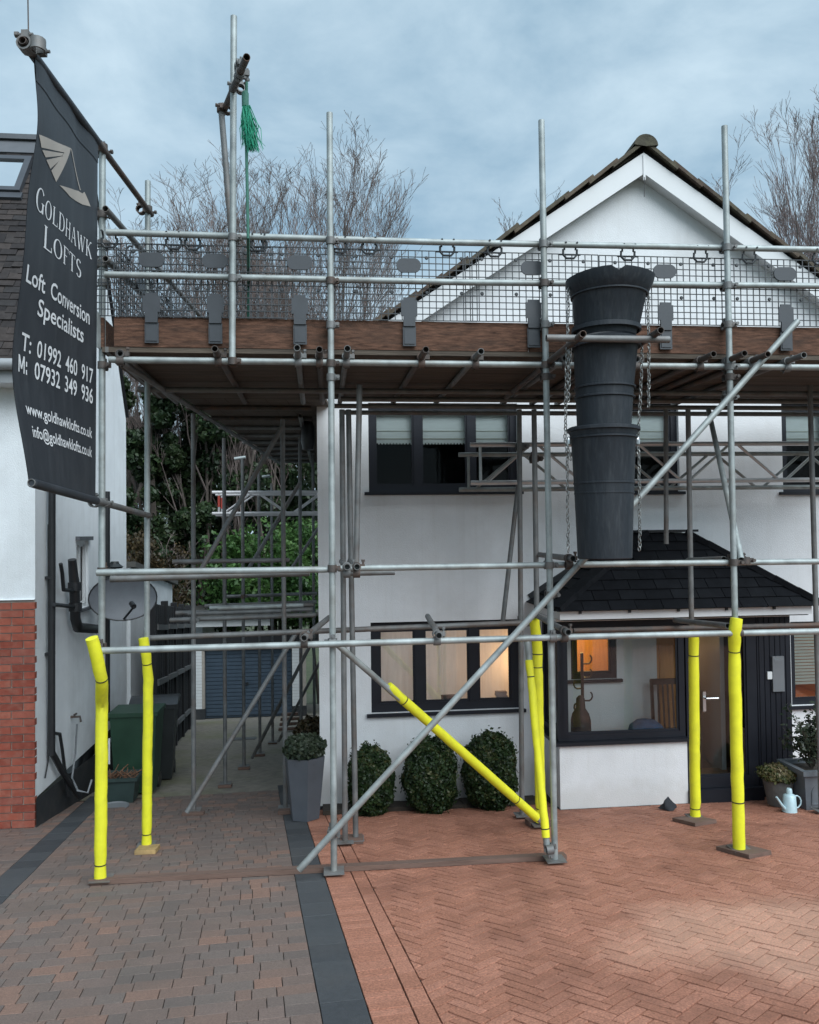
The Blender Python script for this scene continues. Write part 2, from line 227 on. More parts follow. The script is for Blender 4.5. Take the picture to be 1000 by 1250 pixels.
# ------------------------------------------------------------------ mesh tools
ORG = {}
class MB:
    def __init__(s): s.v = []; s.f = []; s.t = []; s.tone = 0.5
    def add(s, vs, fs):
        o = len(s.v); s.v.extend([tuple(p) for p in vs]); s.f.extend([tuple(i+o for i in f) for f in fs]); s.t.extend([s.tone]*len(vs)); return s
    def quad(s, a, b, c, d): return s.add([a, b, c, d], [(0, 1, 2, 3)])
    def box(s, lo, hi):
        x0, y0, z0 = lo; x1, y1, z1 = hi
        return s.add([(x0,y0,z0),(x1,y0,z0),(x1,y1,z0),(x0,y1,z0),(x0,y0,z1),(x1,y0,z1),(x1,y1,z1),(x0,y1,z1)],
              [(3,2,1,0),(4,5,6,7),(0,1,5,4),(1,2,6,5),(2,3,7,6),(3,0,4,7)])
    def obox(s, c, ax, ay, az):
        c, ax, ay, az = V(c), V(ax), V(ay), V(az)
        P = [c+i*ax+j*ay+k*az for k in (-1, 1) for i, j in ((-1,-1),(1,-1),(1,1),(-1,1))]
        return s.add(P, [(3,2,1,0),(4,5,6,7),(0,1,5,4),(1,2,6,5),(2,3,7,6),(3,0,4,7)])
    def bar(s, a, b, w, h, up=(0, 0, 1)):
        a, b = V(a), V(b); d = (b-a); ln = d.length; d.normalize(); up = V(up); sd = d.cross(up)
        if sd.length < 1e-4: sd = d.cross(V((1, 0, 0)))
        sd.normalize(); u = sd.cross(d); return s.obox((a+b)/2, d*ln/2, sd*w/2, u*h/2)
    def tube(s, pts, r, seg=10, cap=True):
        pts = [V(p) for p in pts]; n = len(pts); rs = r if isinstance(r, (list, tuple)) else [r]*n
        vs = []; fs = []; prev = None
        for i, p in enumerate(pts):
            d = (pts[min(i+1, n-1)]-pts[max(i-1, 0)]).normalized()
            if prev is None:
                a = d.cross(V((0, 0, 1)));  a = a if a.length > 1e-3 else d.cross(V((1, 0, 0)))
            else: a = prev-d*prev.dot(d)
            a.normalize(); prev = a; b = d.cross(a)
            vs += [p+(a*math.cos(2*PI*k/seg)+b*math.sin(2*PI*k/seg))*rs[i] for k in range(seg)]
        for i in range(n-1):
            for k in range(seg):
                k2 = (k+1) % seg; fs.append((i*seg+k, i*seg+k2, (i+1)*seg+k2, (i+1)*seg+k))
        if cap: fs.append(tuple(reversed(range(seg)))); fs.append(tuple((n-1)*seg+k for k in range(seg)))
        return s.add(vs, fs)
    def lathe(s, c, prof, seg=24, ax=None, cap=False):
        c = V(c); ez = V(ax or (0, 0, 1)).normalized(); ex = ez.cross(V((0, 1, 0)))
        ex = ex if ex.length > 1e-3 else ez.cross(V((1, 0, 0))); ex.normalize(); ey = ez.cross(ex)
        vs = [c+ez*h+(ex*math.cos(2*PI*k/seg)+ey*math.sin(2*PI*k/seg))*r for r, h in prof for k in range(seg)]
        fs = [(i*seg+k, i*seg+(k+1) % seg, (i+1)*seg+(k+1) % seg, (i+1)*seg+k) for i in range(len(prof)-1) for k in range(seg)]
        if cap: fs += [tuple(reversed(range(seg))), tuple((len(prof)-1)*seg+k for k in range(seg))]
        return s.add(vs, fs)
    def pipe(s, a, b, r, seg=14, bore=0.08):
        """an open scaffold tube: outer wall, ring at both ends and a dark bore"""
        a, b = V(a), V(b); d = (b-a).normalized()
        q = d.cross(V((0, 0, 1)));  q = q if q.length > 1e-3 else d.cross(V((1, 0, 0)))
        q.normalize(); w = d.cross(q); ri = r*0.84
        ring = lambda p, rr: [p+(q*math.cos(2*PI*k/seg)+w*math.sin(2*PI*k/seg))*rr for k in range(seg)]
        vs = ring(a+d*bore, ri)+ring(a, ri)+ring(a, r)+ring(b, r)+ring(b, ri)+ring(b-d*bore, ri)
        fs = [(i*seg+k, i*seg+(k+1) % seg, (i+1)*seg+(k+1) % seg, (i+1)*seg+k) for i in range(5) for k in range(seg)]
        fs += [tuple(range(seg))[::-1], tuple(5*seg+k for k in range(seg))]
        return s.add(vs, fs)
    def prism(s, poly, n, h):
        """poly: list of Vectors, extruded by n*h, top edge chamfer"""
        k = len(poly); top = [p+n*h for p in poly]; return s.add(list(poly)+top, [tuple(reversed(range(k))), tuple(range(k, 2*k))]+[(i, (i+1) % k, k+(i+1) % k, k+i) for i in range(k)])
    def paver(s, poly, n, h, ch=0.0012):
        k = len(poly); c = sum(poly, V())/k
        t1 = [p+n*(h-ch) for p in poly]; t2 = []
        for p in poly:
            dd = c-p; t2.append(p+dd*(min(0.3, ch*1.3/max(dd.length, 1e-4)))+n*h)
        fs = [(i, (i+1) % k, k+(i+1) % k, k+i) for i in range(k)]+[(k+i, k+(i+1) % k, 2*k+(i+1) % k, 2*k+i) for i in range(k)]+[tuple(2*k+i for i in range(k))]
        return s.add(list(poly)+t1+t2, fs)
    def mesh(s, name, mat, off, smooth=False):
        me = bpy.data.meshes.new(name); o = np.array(off)
        me.from_pydata((np.array(s.v, dtype=float)-o).tolist(), [], s.f)
        ta = me.attributes.new('tone', 'FLOAT', 'POINT'); ta.data.foreach_set('value', np.array(s.t, dtype=np.float32))
        for m in (mat if isinstance(mat, (list, tuple)) else [mat]): me.materials.append(MATS[m])
        if smooth:
            me.polygons.foreach_set('use_smooth', [True]*len(me.polygons))
            me.set_sharp_from_angle(angle=R(40))
        return me
    def build(s, name, mat, parent=None, smooth=False):
        a = np.array(s.v, dtype=float); c = (a.min(0)+a.max(0))/2
        if parent is None: c[2] = a[:, 2].min()
        o = bpy.data.objects.new(name, s.mesh(name, mat, c, smooth)); COL.objects.link(o); _place(o, c, parent)
        return o
def _place(o, c, parent):
    c = V(c); ORG[o.name] = c
    if parent is not None: o.parent = parent; o.location = c-ORG[parent.name]
    else: o.location = c
def inst(name, me, c, rot, parent, mat=None):
    o = bpy.data.objects.new(name, me); COL.objects.link(o); _place(o, c, parent); o.rotation_euler = rot; return o
def thing(name, label, cat, loc, group=None):
    o = bpy.data.objects.new(name, None); COL.objects.link(o); o.empty_display_size = 0.2; _place(o, loc, None); tag(o, label, cat, group); return o
def tag(o, label, cat, group=None):
    o['label'] = label; o['category'] = cat
    if group: o['group'] = group
    return o
def struct(o): o['kind'] = 'structure'; return o
def stuff(o): o['kind'] = 'stuff'; return o
def clip(poly, p, n):
    """keep the side of the 2D line where (q-p).n >= 0"""
    out = []
    for i, a in enumerate(poly):
        b = poly[(i+1) % len(poly)]; da = (a[0]-p[0])*n[0]+(a[1]-p[1])*n[1]; db = (b[0]-p[0])*n[0]+(b[1]-p[1])*n[1]
        if da >= 0: out.append(a)
        if (da >= 0) != (db >= 0):
            t = da/(da-db); out.append((a[0]+(b[0]-a[0])*t, a[1]+(b[1]-a[1])*t))
    return out
def area(poly): return abs(sum(poly[i][0]*poly[(i+1) % len(poly)][1]-poly[(i+1) % len(poly)][0]*poly[i][1] for i in range(len(poly))))/2

#@SETTING
# ------------------------------------------------------------------ ground and pavings
_cs = math.cos(math.atan(SLOPE)); _sn = math.sin(math.atan(SLOPE)); NRM = V((0, _sn, _cs))
def PL(a, b, h=0.0): return V((a, b*_cs, -b*_sn)) + NRM*h          # point on the sloping drive
def toPL(p): return (p.x, p.y/_cs)
m = MB()
for (ya, za), (yb, zb) in (((-300, 0.2), (-1.5, 0.2)), ((-1.5, 0.2), (0.3, -0.04)), ((0.3, -0.04), (34, gz(34))), ((34, gz(34)), (900, gz(34)))):
    for xa, xb in ((-500, -30), (-30, 30), (30, 500)):
        m.quad((xa, ya, za-0.12), (xb, ya, za-0.12), (xb, yb, zb-0.12), (xa, yb, zb-0.12))
struct(m.build('ground', 'grass_ground'))
e0 = on_ground(395, 1250); e1 = on_ground(347, 1005); f0 = on_ground(457.5, 1250); f1 = on_ground(376, 1005)
pv = V((0.5*((e1-e0).normalized().x+(f1-f0).normalized().x), 1, 0)).normalized()      # the paving runs a little askew to the house
PVd = V((pv.x, pv.y/_cs, 0)).normalized(); PVu = V((PVd.y, -PVd.x, 0))
O2 = V((*toPL((e0+e1)/2), 0)); 
BAND = 0.215
def uv(a, b): return O2.x+PVu.x*a+PVd.x*b, O2.y+PVu.y*a+PVd.y*b       # paving frame (across, along), across = 0 at the drive's right edge
def inv(x, y): d = V((x-O2.x, y-O2.y, 0)); return d.dot(PVu), d.dot(PVd)
kl = inv(*toPL(on_ground(0, 1070)))[0]                                  # left kerb band, outer and inner edge
def sheet(name, x0, x1, y0, y1, h, mat):
    q = MB(); q.quad(PL(x0, y0, h), PL(x1, y0, h), PL(x1, y1, h), PL(x0, y1, h)); return struct(q.build(name, mat))
def pave(root, polys, mat, thick=0.05, most=300, full=None):
    """polys: (polygon in plane coordinates, (size key, centre, angle) or None). The largest in view become parts, the rest one part."""
    rows = []
    for poly, key in polys:
        cx = sum(p[0] for p in poly)/len(poly); cy = sum(p[1] for p in poly)/len(poly)
        w = PL(cx, cy); px, py = proj(w); seen = w.y > 0.5 and -60 < px < 1060 and py < 1300
        rows.append(((0 if seen else 1), (w-CAM).length, poly, key, cx, cy))
    rows.sort(key=lambda r: (r[0], r[1])); cache = {}; rest = MB()
    for i, (sn, d, poly, key, cx, cy) in enumerate(rows):
        h = random.gauss(0, 0.0012)
        if i < most and sn == 0:
            if key:
                k = (key[0], random.randrange(9))
                if k not in cache:
                    q = MB(); q.tone = (k[1]+0.5)/9; lw = key[0]
                    q.paver([V((x*lw[0]/2, y*lw[1]/2, -thick)) for x, y in ((-1,-1),(1,-1),(1,1),(-1,1))], V((0, 0, 1)), thick); cache[k] = q.mesh('block', mat, (0, 0, 0))
                rot = (Matrix.Rotation(-math.atan(SLOPE), 3, 'X') @ Matrix.Rotation(key[1]+random.gauss(0, 0.006), 3, 'Z') @ Matrix.Rotation(random.gauss(0, 0.006), 3, 'X') @ Matrix.Rotation(random.gauss(0, 0.006), 3, 'Y')).to_euler()
                inst('block', cache[k], PL(cx, cy, h), rot, root)
            else:
                q = MB(); q.tone = random.random(); q.paver([PL(x, y, h-thick) for x, y in poly], NRM, thick); q.build('block', mat, root)
        else:
            rest.tone = random.random(); rest.paver([PL(x, y, h-thick) for x, y in poly], NRM, thick)
    if rest.v: stuff(rest.build('far_blocks', mat, root))
def rect(ca, cb, w, l, ang_extra=0.0):
    """rectangle centred on paving frame (ca, cb), w across, l along"""
    x, y = uv(ca, cb); t = math.atan2(PVu.y, PVu.x)+ang_extra; c, s = math.cos(t), math.sin(t)
    return [(x+c*a*w/2-s*b*l/2, y+s*a*w/2+c*b*l/2) for a, b in ((-1,-1),(1,-1),(1,1),(-1,1))], ((round(w, 3), round(l, 3)), t)
GAP = 0.008
HOUSE_Y, PORCH_Y = 8.75, 8.05
# left drive: random length blocks in rows
drive = sheet('block_driveway', -6.0, 1.2, 0.4, 10.05, -0.014, 'joint_sand'); polys = []
def drive_rows(u0, u1, b0, b1):
    b = b0; rh = 0.118
    while b < b1:
        a = u1
        while a > u0:
            l = random.choice((0.08, 0.105, 0.12, 0.14, 0.16, 0.19)); a2 = max(a-l, u0)
            if a2-u0 < 0.05: a2 = u0
            if a-a2 > 0.03:
                p, k = rect((a+a2)/2, b+rh/2, a-a2-0.0036, rh-0.003)
                polys.append((p, k if abs(a-a2-l) < 1e-6 else None))
            a = a2
        b += rh
b0 = inv(*toPL(V((0, 1.6, 0))))[1]; b1 = inv(*toPL(V((-1.5, 9.85, 0))))[1]
drive_rows(kl+0.22, 0, b0, b1); drive_rows(kl-2.2, kl, b0, b1)
pave(drive, polys, 'drive_block')
# charcoal bands
for nm, ua, bw in (('charcoal_band', 0.0, BAND), ('charcoal_kerb_band', kl, 0.22)):
    pa = uv(ua, b0); pb = uv(ua+bw, b0); pc = uv(ua+bw, b1+0.3); pd_ = uv(ua, b1+0.3); q = MB()
    q.quad(PL(*pa, -0.010), PL(*pb, -0.010), PL(*pc, -0.010), PL(*pd_, -0.010)); bd = struct(q.build(nm, 'joint_sand')); polys = []; b = b0
    while b < b1+0.2:
        p, k = rect(ua+bw/2, b+0.13, bw-0.006, 0.26-0.004); polys.append((p, k)); b += 0.26
    pave(bd, polys, 'charcoal_block')
# red forecourt: soldier course, stretcher course, 45 degree herringbone
court = sheet('red_forecourt', -0.9, 9.0, 0.4, HOUSE_Y-0.05, -0.018, 'joint_sand'); polys = []
b = b0; bend = inv(*toPL(V((0, HOUSE_Y-0.1, 0))))[1]
while b < bend:
    p, k = rect(BAND+0.1, b+0.0335, 0.2-GAP, 0.067-GAP*0.8); polys.append((p, k)); b += 0.067
b = b0
while b < bend:
    p, k = rect(BAND+0.25, b+0.1, 0.1-GAP, 0.2-GAP); polys.append((p, k)); b += 0.2
edge0 = BAND+0.30; x0, y0 = uv(edge0+0.003, 0); cl = (PVu.x, PVu.y)
t45 = R(39.5); c45, s45 = math.cos(t45), math.sin(t45)
PW, PN = 0.067, 3                                                       # narrow clay pavers, three to one
for i in range(-150, 190):
    for j in range(-45, 55):
        for vert in (0, 1):
            hx, hy = (i-PN*j)*PW, (i+PN*j)*PW
            cx, cy, w, l = (hx+PW*PN/2, hy+PW/2, PW*PN, PW) if not vert else (hx+PW/2, hy+PW+PW*PN/2, PW, PW*PN)
            gx, gy = O2.x+c45*cx-s45*cy, O2.y+s45*cx+c45*cy
            if gy < 1.5 or gy > HOUSE_Y/_cs or gx > 7.2 or gx < -1.5 or (gy < 2.6 and gx > 4): continue
            w -= GAP; l -= GAP
            poly = [(gx+c45*a*w/2-s45*bb*l/2, gy+s45*a*w/2+c45*bb*l/2) for a, bb in ((-1,-1),(1,-1),(1,1),(-1,1))]
            pc = clip(clip(poly, (x0, y0), cl), (0, (HOUSE_Y-0.06)/_cs), (0, -1))
            if len(pc) < 3 or area(pc) < 0.0006: continue
            whole = area(pc) > w*l*0.999
            polys.append((pc, ((round(w, 3), round(l, 3)), t45) if whole else None))
pave(court, polys, 'red_block')
q = MB(); q.quad(PL(-7, 10.0, -0.004), PL(2, 10.0, -0.004), PL(2, 26, -0.004), PL(-7, 26, -0.004)); struct(q.build('asphalt_drive', 'asphalt'))
q = MB()
for i in range(14):
    xa, xb = 0.0+i*0.16, 0.0+(i+1)*0.16
    q.obox(PL((xa+xb)/2, 8.62, 0.012+random.uniform(0, 0.012)), (0.085, 0, 0), V((0, _cs, -_sn))*(0.16+random.uniform(0, 0.05)), NRM*0.02)
struct(q.build('soil_bed', 'soil'))

# ------------------------------------------------------------------ walls and windows
def wall_grid(q, f, u0, u1, v0, v1, holes, depth=0.12):
    """flat wall with openings and their reveals; f(u, v, d) -> point, d = depth into the wall"""
    us = sorted({u0, u1, *[h[0] for h in holes], *[h[1] for h in holes]}); vs = sorted({v0, v1, *[h[2] for h in holes], *[h[3] for h in holes]})
    for a, b in zip(us, us[1:]):
        for c, d in zip(vs, vs[1:]):
            mu, mv = (a+b)/2, (c+d)/2
            if any(h[0] < mu < h[1] and h[2] < mv < h[3] for h in holes): continue
            q.quad(f(a, c, 0), f(b, c, 0), f(b, d, 0), f(a, d, 0))
    for a, b, c, d in holes:
        q.quad(f(a, c, 0), f(a, c, depth), f(b, c, depth), f(b, c, 0)); q.quad(f(a, d, depth), f(a, d, 0), f(b, d, 0), f(b, d, depth))
        q.quad(f(a, c, depth), f(a, c, 0), f(a, d, 0), f(a, d, depth)); q.quad(f(b, c, 0), f(b, c, depth), f(b, d, depth), f(b, d, 0))
def frameset(root, f, a, b, c, d, splits, fw=0.07, mw=0.08, mat='frame_navy', gmat='glass', sill=True, d0=0.03, th=0.06, sillmat=None, nm='window', bars=()):
    """window part: outer frame, sashes, one pane between each pair of bars, sill. splits = bar centres in u"""
    def bx(q, u0, u1, v0, v1, e0, e1):
        P = [f(u, v, e) for e in (e0, e1) for u, v in ((u0, v0), (u1, v0), (u1, v1), (u0, v1))]
        q.add(P, [(0, 1, 2, 3), (7, 6, 5, 4), (0, 4, 5, 1), (1, 5, 6, 2), (2, 6, 7, 3), (3, 7, 4, 0)])
    q = MB(); bx(q, a, a+fw, c, d, d0, d0+th); bx(q, b-fw, b, c, d, d0, d0+th); bx(q, a+fw, b-fw, c, c+fw, d0, d0+th); bx(q, a+fw, b-fw, d-fw, d, d0, d0+th)
    for s_ in splits: bx(q, s_-mw/2, s_+mw/2, c+fw, d-fw, d0+0.003, d0+th-0.003)
    for s_ in bars: bx(q, a+fw, b-fw, s_-0.03, s_+0.03, d0+0.005, d0+th-0.005)
    w = q.build(nm, mat, root)
    es = [a+fw]+[e for s_ in splits for e in (s_-mw/2, s_+mw/2)]+[b-fw]
    for u0, u1 in zip(es[::2], es[1::2]):
        g = MB(); e = d0+th*0.55; g.quad(f(u0, c+fw, e), f(u1, c+fw, e), f(u1, d-fw, e), f(u0, d-fw, e)); g.build('pane', gmat, w)
        sq = MB()   # opening light rim
        for (x0, x1, y0, y1) in ((u0, u0+0.022, c+fw, d-fw), (u1-0.022, u1, c+fw, d-fw), (u0+0.022, u1-0.022, c+fw, c+fw+0.022), (u0+0.022, u1-0.022, d-fw-0.022, d-fw)):
            bx(sq, x0, x1, y0, y1, d0+0.014, d0+0.026)
        sq.build('sash', mat, w)
    if sill:
        q = MB(); bx(q, a-0.05, b+0.05, c-0.035, c-0.002, -0.045, d0+th); q.build('sill', sillmat or mat, w)
    return w
def room(root, name, lo, hi, mat, open_front=True):
    (x0, y0, z0), (x1, y1, z1) = lo, hi; q = MB()
    q.quad((x0, y1, z0), (x1, y1, z0), (x1, y1, z1), (x0, y1, z1)); q.quad((x0, y0, z0), (x0, y1, z0), (x0, y1, z1), (x0, y0, z1)); q.quad((x1, y1, z0), (x1, y0, z0), (x1, y0, z1), (x1, y1, z1))
    q.quad((x0, y0, z0), (x1, y0, z0), (x1, y1, z0), (x0, y1, z0)); q.quad((x0, y1, z1), (x1, y1, z1), (x1, y0, z1), (x0, y0, z1))
    return q.build(name, mat, root)
def lamp(name, loc, power, col=(1, 0.62, 0.30), r=0.06):
    l = bpy.data.lights.new(name, 'POINT'); l.energy = power; l.color = col; l.shadow_soft_size = r
    o = bpy.data.objects.new(name, l); COL.objects.link(o); o.location = loc; return o

# ------------------------------------------------------------------ the white house
HY = HOUSE_Y
hx0 = at(389.5, 800, HY).x; apex = at(786, 186, HY-0.17); hxm = apex.x; hx1 = 2*hxm-hx0
zg = gz(HY)-0.05
rs = 0.672                                            # roof slope
zap = apex.z; eave_z = zap-(hxm-hx0)*rs
house = thing('white_house', 'white rendered gable house with dark window frames behind the scaffolding', 'house', (hxm, HY, zg))
ff = lambda u, v, d: V((u, HY+d, v))
def rectpx(x0, x1, y0, y1, Y=HY):
    a = at(x0, (y0+y1)/2, Y); b = at(x1, (y0+y1)/2, Y); c = at((x0+x1)/2, y1, Y); d = at((x0+x1)/2, y0, Y); return (a.x, b.x, c.z, d.z)
W_up = [rectpx(450, 632, 492, 600), rectpx(757, 829, 492, 600), rectpx(955, 1075, 492, 600)]
W_low = rectpx(453, 635, 758, 868); W_blind = rectpx(966, 1060, 758, 860)
H_in = rectpx(697, 753, 772, 829); D_in = rectpx(803, 901, 770, 962)
wz0 = at(520, 978, HY).z
q = MB(); wall_grid(q, ff, hx0, hx1, wz0, eave_z, W_up+[W_low, W_blind, H_in, (D_in[0], D_in[1], wz0+0.02, D_in[3])], 0.14)
q.quad(ff(hx0, wz0, 0), ff(hx0, eave_z, 0), ff(hx0, eave_z, 8), ff(hx0, wz0, 8)); q.quad(ff(hx1, wz0, 0), ff(hx1, wz0, 8), ff(hx1, eave_z, 8), ff(hx1, eave_z, 0))
q.build('wall', 'render_white', house)
q = MB(); q.add([ff(hx0, eave_z, 0), ff(hx1, eave_z, 0), ff(hxm, zap-0.02, 0)], [(0, 1, 2)]); q.build('gable_wall', 'render_white', house)
q = MB(); q.box((hx0-0.012, HY-0.018, zg-0.35), (hx1, HY+0.3, wz0)); q.build('plinth', 'plinth_black', house)
q = MB(); q.box((hx0+0.02, HY+0.02, zg-0.8), (hx0+0.06, HY+7.9, wz0)); q.build('side_plinth', 'plinth_black', house)
# upper windows: dark room, pale blind with a zigzag hem in the top of each pane
for i, (a, b, c, d) in enumerate(W_up):
    fr = [((505+516)/2, (570+582)/2), (818,), (1015,)][i]
    w = frameset(house, ff, a, b, c, d, [at(x, 550, HY).x for x in fr if at(x, 550, HY).x < b-0.12], gmat='glass_dark', d0=0.05)
    rm = room(house, 'bedroom', (a-0.05, HY+0.14, c-0.1), (b+0.05, HY+1.6, d+0.1), 'dark_room')
    zb = at(500, 541, HY+0.2).z; q = MB(); n = int((b-a)/0.035); pts = []
    for k in range(n):
        u0, u1 = a+(b-a)*k/n, a+(b-a)*(k+1)/n; um = (u0+u1)/2; y = HY+0.17
        q.add([(u0, y, d+0.05), (u1, y, d+0.05), (u1, y, zb), (um, y, zb-0.022), (u0, y, zb)], [(0, 4, 3, 2, 1)])
    q.build('blind', 'blind', rm)
    q = MB(); q.bar((a, HY+0.163, zb+0.045), (b, HY+0.163, zb+0.045), 0.004, 0.012); q.bar((a, HY+0.163, zb+0.13), (b, HY+0.163, zb+0.13), 0.004, 0.008); q.build('blind_seam', 'slat_blind', rm)
# lit living room window
a, b, c, d = W_low
frameset(house, ff, a, b, c, d, [at(513, 810, HY).x, at(579.5, 810, HY).x], gmat='glass', d0=0.05, fw=0.09, mw=0.10)
rm = room(house, 'living_room', (a-0.15, HY+0.14, c-0.3), (b+0.4, HY+2.2, d+0.2), 'cream_wall')
q = MB(); n = 44
for k in range(n):      # net curtain in soft folds
    f_ = lambda k: HY+0.26+0.0025*math.sin(k*1.7)+0.006*math.sin(k*0.3)
    u0, u1 = a+(b-a)*0.97*k/n, a+(b-a)*0.97*(k+1)/n; q.quad((u0, f_(k), c+0.06), (u1, f_(k+1), c+0.06), (u1, f_(k+1), d), (u0, f_(k), d))
nc = q.build('net_curtain', 'net_curtain', rm, True)
_m = MATS['net_curtain']; _N = _m.node_tree.nodes; _K = _m.node_tree.links; _B = _N['Principled BSDF']
_t = _N.new('ShaderNodeBsdfTranslucent'); _K.new(_B.inputs['Base Color'].links[0].from_socket, _t.inputs[0]); _x = _N.new('ShaderNodeMixShader'); _x.inputs[0].default_value = 0.6
_K.new(_B.outputs[0], _x.inputs[1]); _K.new(_t.outputs[0], _x.inputs[2]); _K.new(_x.outputs[0], _N['Material Output'].inputs[0])
lamp('living_room_lamp', (b-0.02, HY+0.55, c+0.5), 3.6, (1, 0.55, 0.24))
lamp('living_room_ceiling_light', (a+0.6, HY+1.4, d), 3.6, (0.93, 0.96, 1.0))
# right hand window with a slatted blind
a, b, c, d = W_blind
frameset(house, ff, a, b, c, d, [], gmat='glass', d0=0.05, fw=0.06)
rm = room(house, 'study', (a-0.05, HY+0.14, c-0.1), (b+0.1, HY+1.6, d+0.1), 'oak'); zb = at(975, 838, HY).z
for k in range(26):
    z = zb+k*0.036
    if z > d+0.02: break
    q = MB(); q.obox(((a+b)/2, HY+0.19, z), ((b-a)/2-0.03, 0, 0), (0, 0.008, 0.013), (0, 0.0012, -0.0007)); q.build('blind_slat', 'slat_blind', rm)
lamp('study_lamp', (a+0.5, HY+0.9, c+0.5), 1.6)
# roof: bargeboards, soffit, verge tiles, ridge
oh = 0.17; roof_y0 = HY-oh-0.06
for sgn in (-1, 1):
    ln = (hxm-hx0)+0.16
    P = lambda t, dz: V((hxm+sgn*t, 0, zap-rs*t+dz))
    q = MB(); bh = 0.235
    A, B_, C_, D_ = P(0, 0), P(ln, 0), P(ln, -bh), P(0, -bh)
    for y in (0,):
        q.add([p+V((0, HY-oh, 0)) for p in (A, B_, C_, D_)]+[p+V((0, HY-oh+0.025, 0)) for p in (A, B_, C_, D_)], [(0, 1, 2, 3), (4, 7, 6, 5), (0, 4, 5, 1), (3, 2, 6, 7), (1, 5, 6, 2)])
    q.build('bargeboard', 'barge_white', house)
    q = MB(); q.quad(P(0, -bh+0.02)+V((0, HY-oh+0.025, 0)), P(ln, -bh+0.02)+V((0, HY-oh+0.025, 0)), P(ln, -bh+0.02)+V((0, HY, 0)), P(0, -bh+0.02)+V((0, HY, 0))); q.build('soffit', 'barge_white', house)
    q = MB(); q.quad(P(0, 0.02)+V((0, roof_y0+0.05, 0)), P(ln, 0.02)+V((0, roof_y0+0.05, 0)), P(ln, 0.02)+V((0, HY+8.2, 0)), P(0, 0.02)+V((0, HY+8.2, 0))); rf = q.build('roof', 'slate_under', house)
    sd = V((sgn, 0, -rs)).normalized(); up = V((rs*sgn, 0, 1)).normalized(); gauge = 0.335; nrow = int(ln/ (gauge*sd.x*sgn))+1
    meshes = []
    for v_ in range(4):
        q = MB(); q.tone = (v_+0.5)/4
        tl = sd*0.21; q.obox((0, 0, 0), tl+up*-0.016, V((0, 0.158, 0)), up*0.019); q.obox(-sd*0.03-up*0.03, sd*0.16, V((0, 0.012, 0))-V((0, 0, 0)), up*0.022)
        meshes.append(q.mesh('verge_tile', 'roof_tile', (0, 0, 0)))
    for r_ in range(nrow):
        base = P(0, 0)+sd*(0.20+gauge*r_)+up*0.065
        for c_ in range(4):
            inst('tile', random.choice(meshes), base+V((0, roof_y0+0.16+c_*0.322, 0))+up*random.gauss(0, 0.003), (random.gauss(0, .012), random.gauss(0, .008), random.gauss(0, .012)), rf)
for k in range(8):
    q = MB(); q.tone = random.random(); y0 = roof_y0-0.02+k*0.45
    ring = lambda y, r: [V((hxm+r*math.sin(t), y, zap+0.045+r*0.92*math.cos(t))) for t in [R(-88+176*i/10) for i in range(11)]]
    r1, r2 = ring(y0, 0.135), ring(y0+0.455, 0.128); c1 = V((hxm, y0+0.012, zap+0.04))
    q.add(r1+r2+[c1], [(i, i+1, 12+i, 11+i) for i in range(10)]+[(22, i+1, i) for i in range(10)]); q.build('ridge_tile', 'roof_tile', house)
q = MB(); q.box((hxm-0.012, HY-oh-0.010, zap-0.31), (hxm+0.012, HY-oh-0.002, zap-0.03)); q.build('bargeboard_joint_cover', 'barge_white', house)
q = MB(); q.tube([(hxm, HY-oh-0.012, zap-0.28), (hxm-0.01, HY-oh-0.014, zap-0.50)], 0.004, 5); q.build('loose_cable', 'black_plastic', house)

# ------------------------------------------------------------------ porch
PY = PORCH_Y
px0 = at(683, 900, PY).x; px1 = at(964, 900, PY).x; pz0 = at(760, 990, PY).z; sillz = at(760, 903, PY).z; topz = at(760, 757, PY).z
porch = thing('porch', 'glazed front porch with black slate hipped roof and dark door', 'porch', ((px0+px1)/2, PY, pz0-0.05))
pf = lambda u, v, d: V((u, PY+d, v)); xd0 = at(838, 860, PY).x; xd1 = at(927, 860, PY).x
q = MB(); q.box((px0, PY, pz0+0.045), (xd0, PY+0.16, sillz-0.04)); q.box((px0, PY+0.16, pz0+0.045), (px0+0.16, HY, sillz-0.04)); q.build('dwarf_wall', 'render_white', porch)
q = MB(); q.box((px0-0.008, PY-0.010, pz0-0.3), (xd0, PY+0.15, pz0+0.045)); q.box((px0-0.008, PY+0.15, pz0-0.3), (px0+0.15, HY-0.02, pz0+0.045)); q.build('plinth', 'plinth_black', porch)
frameset(porch, pf, px0, xd0, sillz, topz, [], fw=0.062, gmat='glass_porch', d0=0.03, th=0.07)
pl = lambda u, v, d: V((px0+d, u, v))
frameset(porch, pl, PY+0.11, HY-0.002, sillz, topz, [], fw=0.07, gmat='glass_porch', d0=0.03, th=0.07)
q = MB(); q.box((px0+0.02, PY+0.03, sillz), (px0+0.105, PY+0.115, topz)); q.build('corner_post', 'frame_navy', porch)
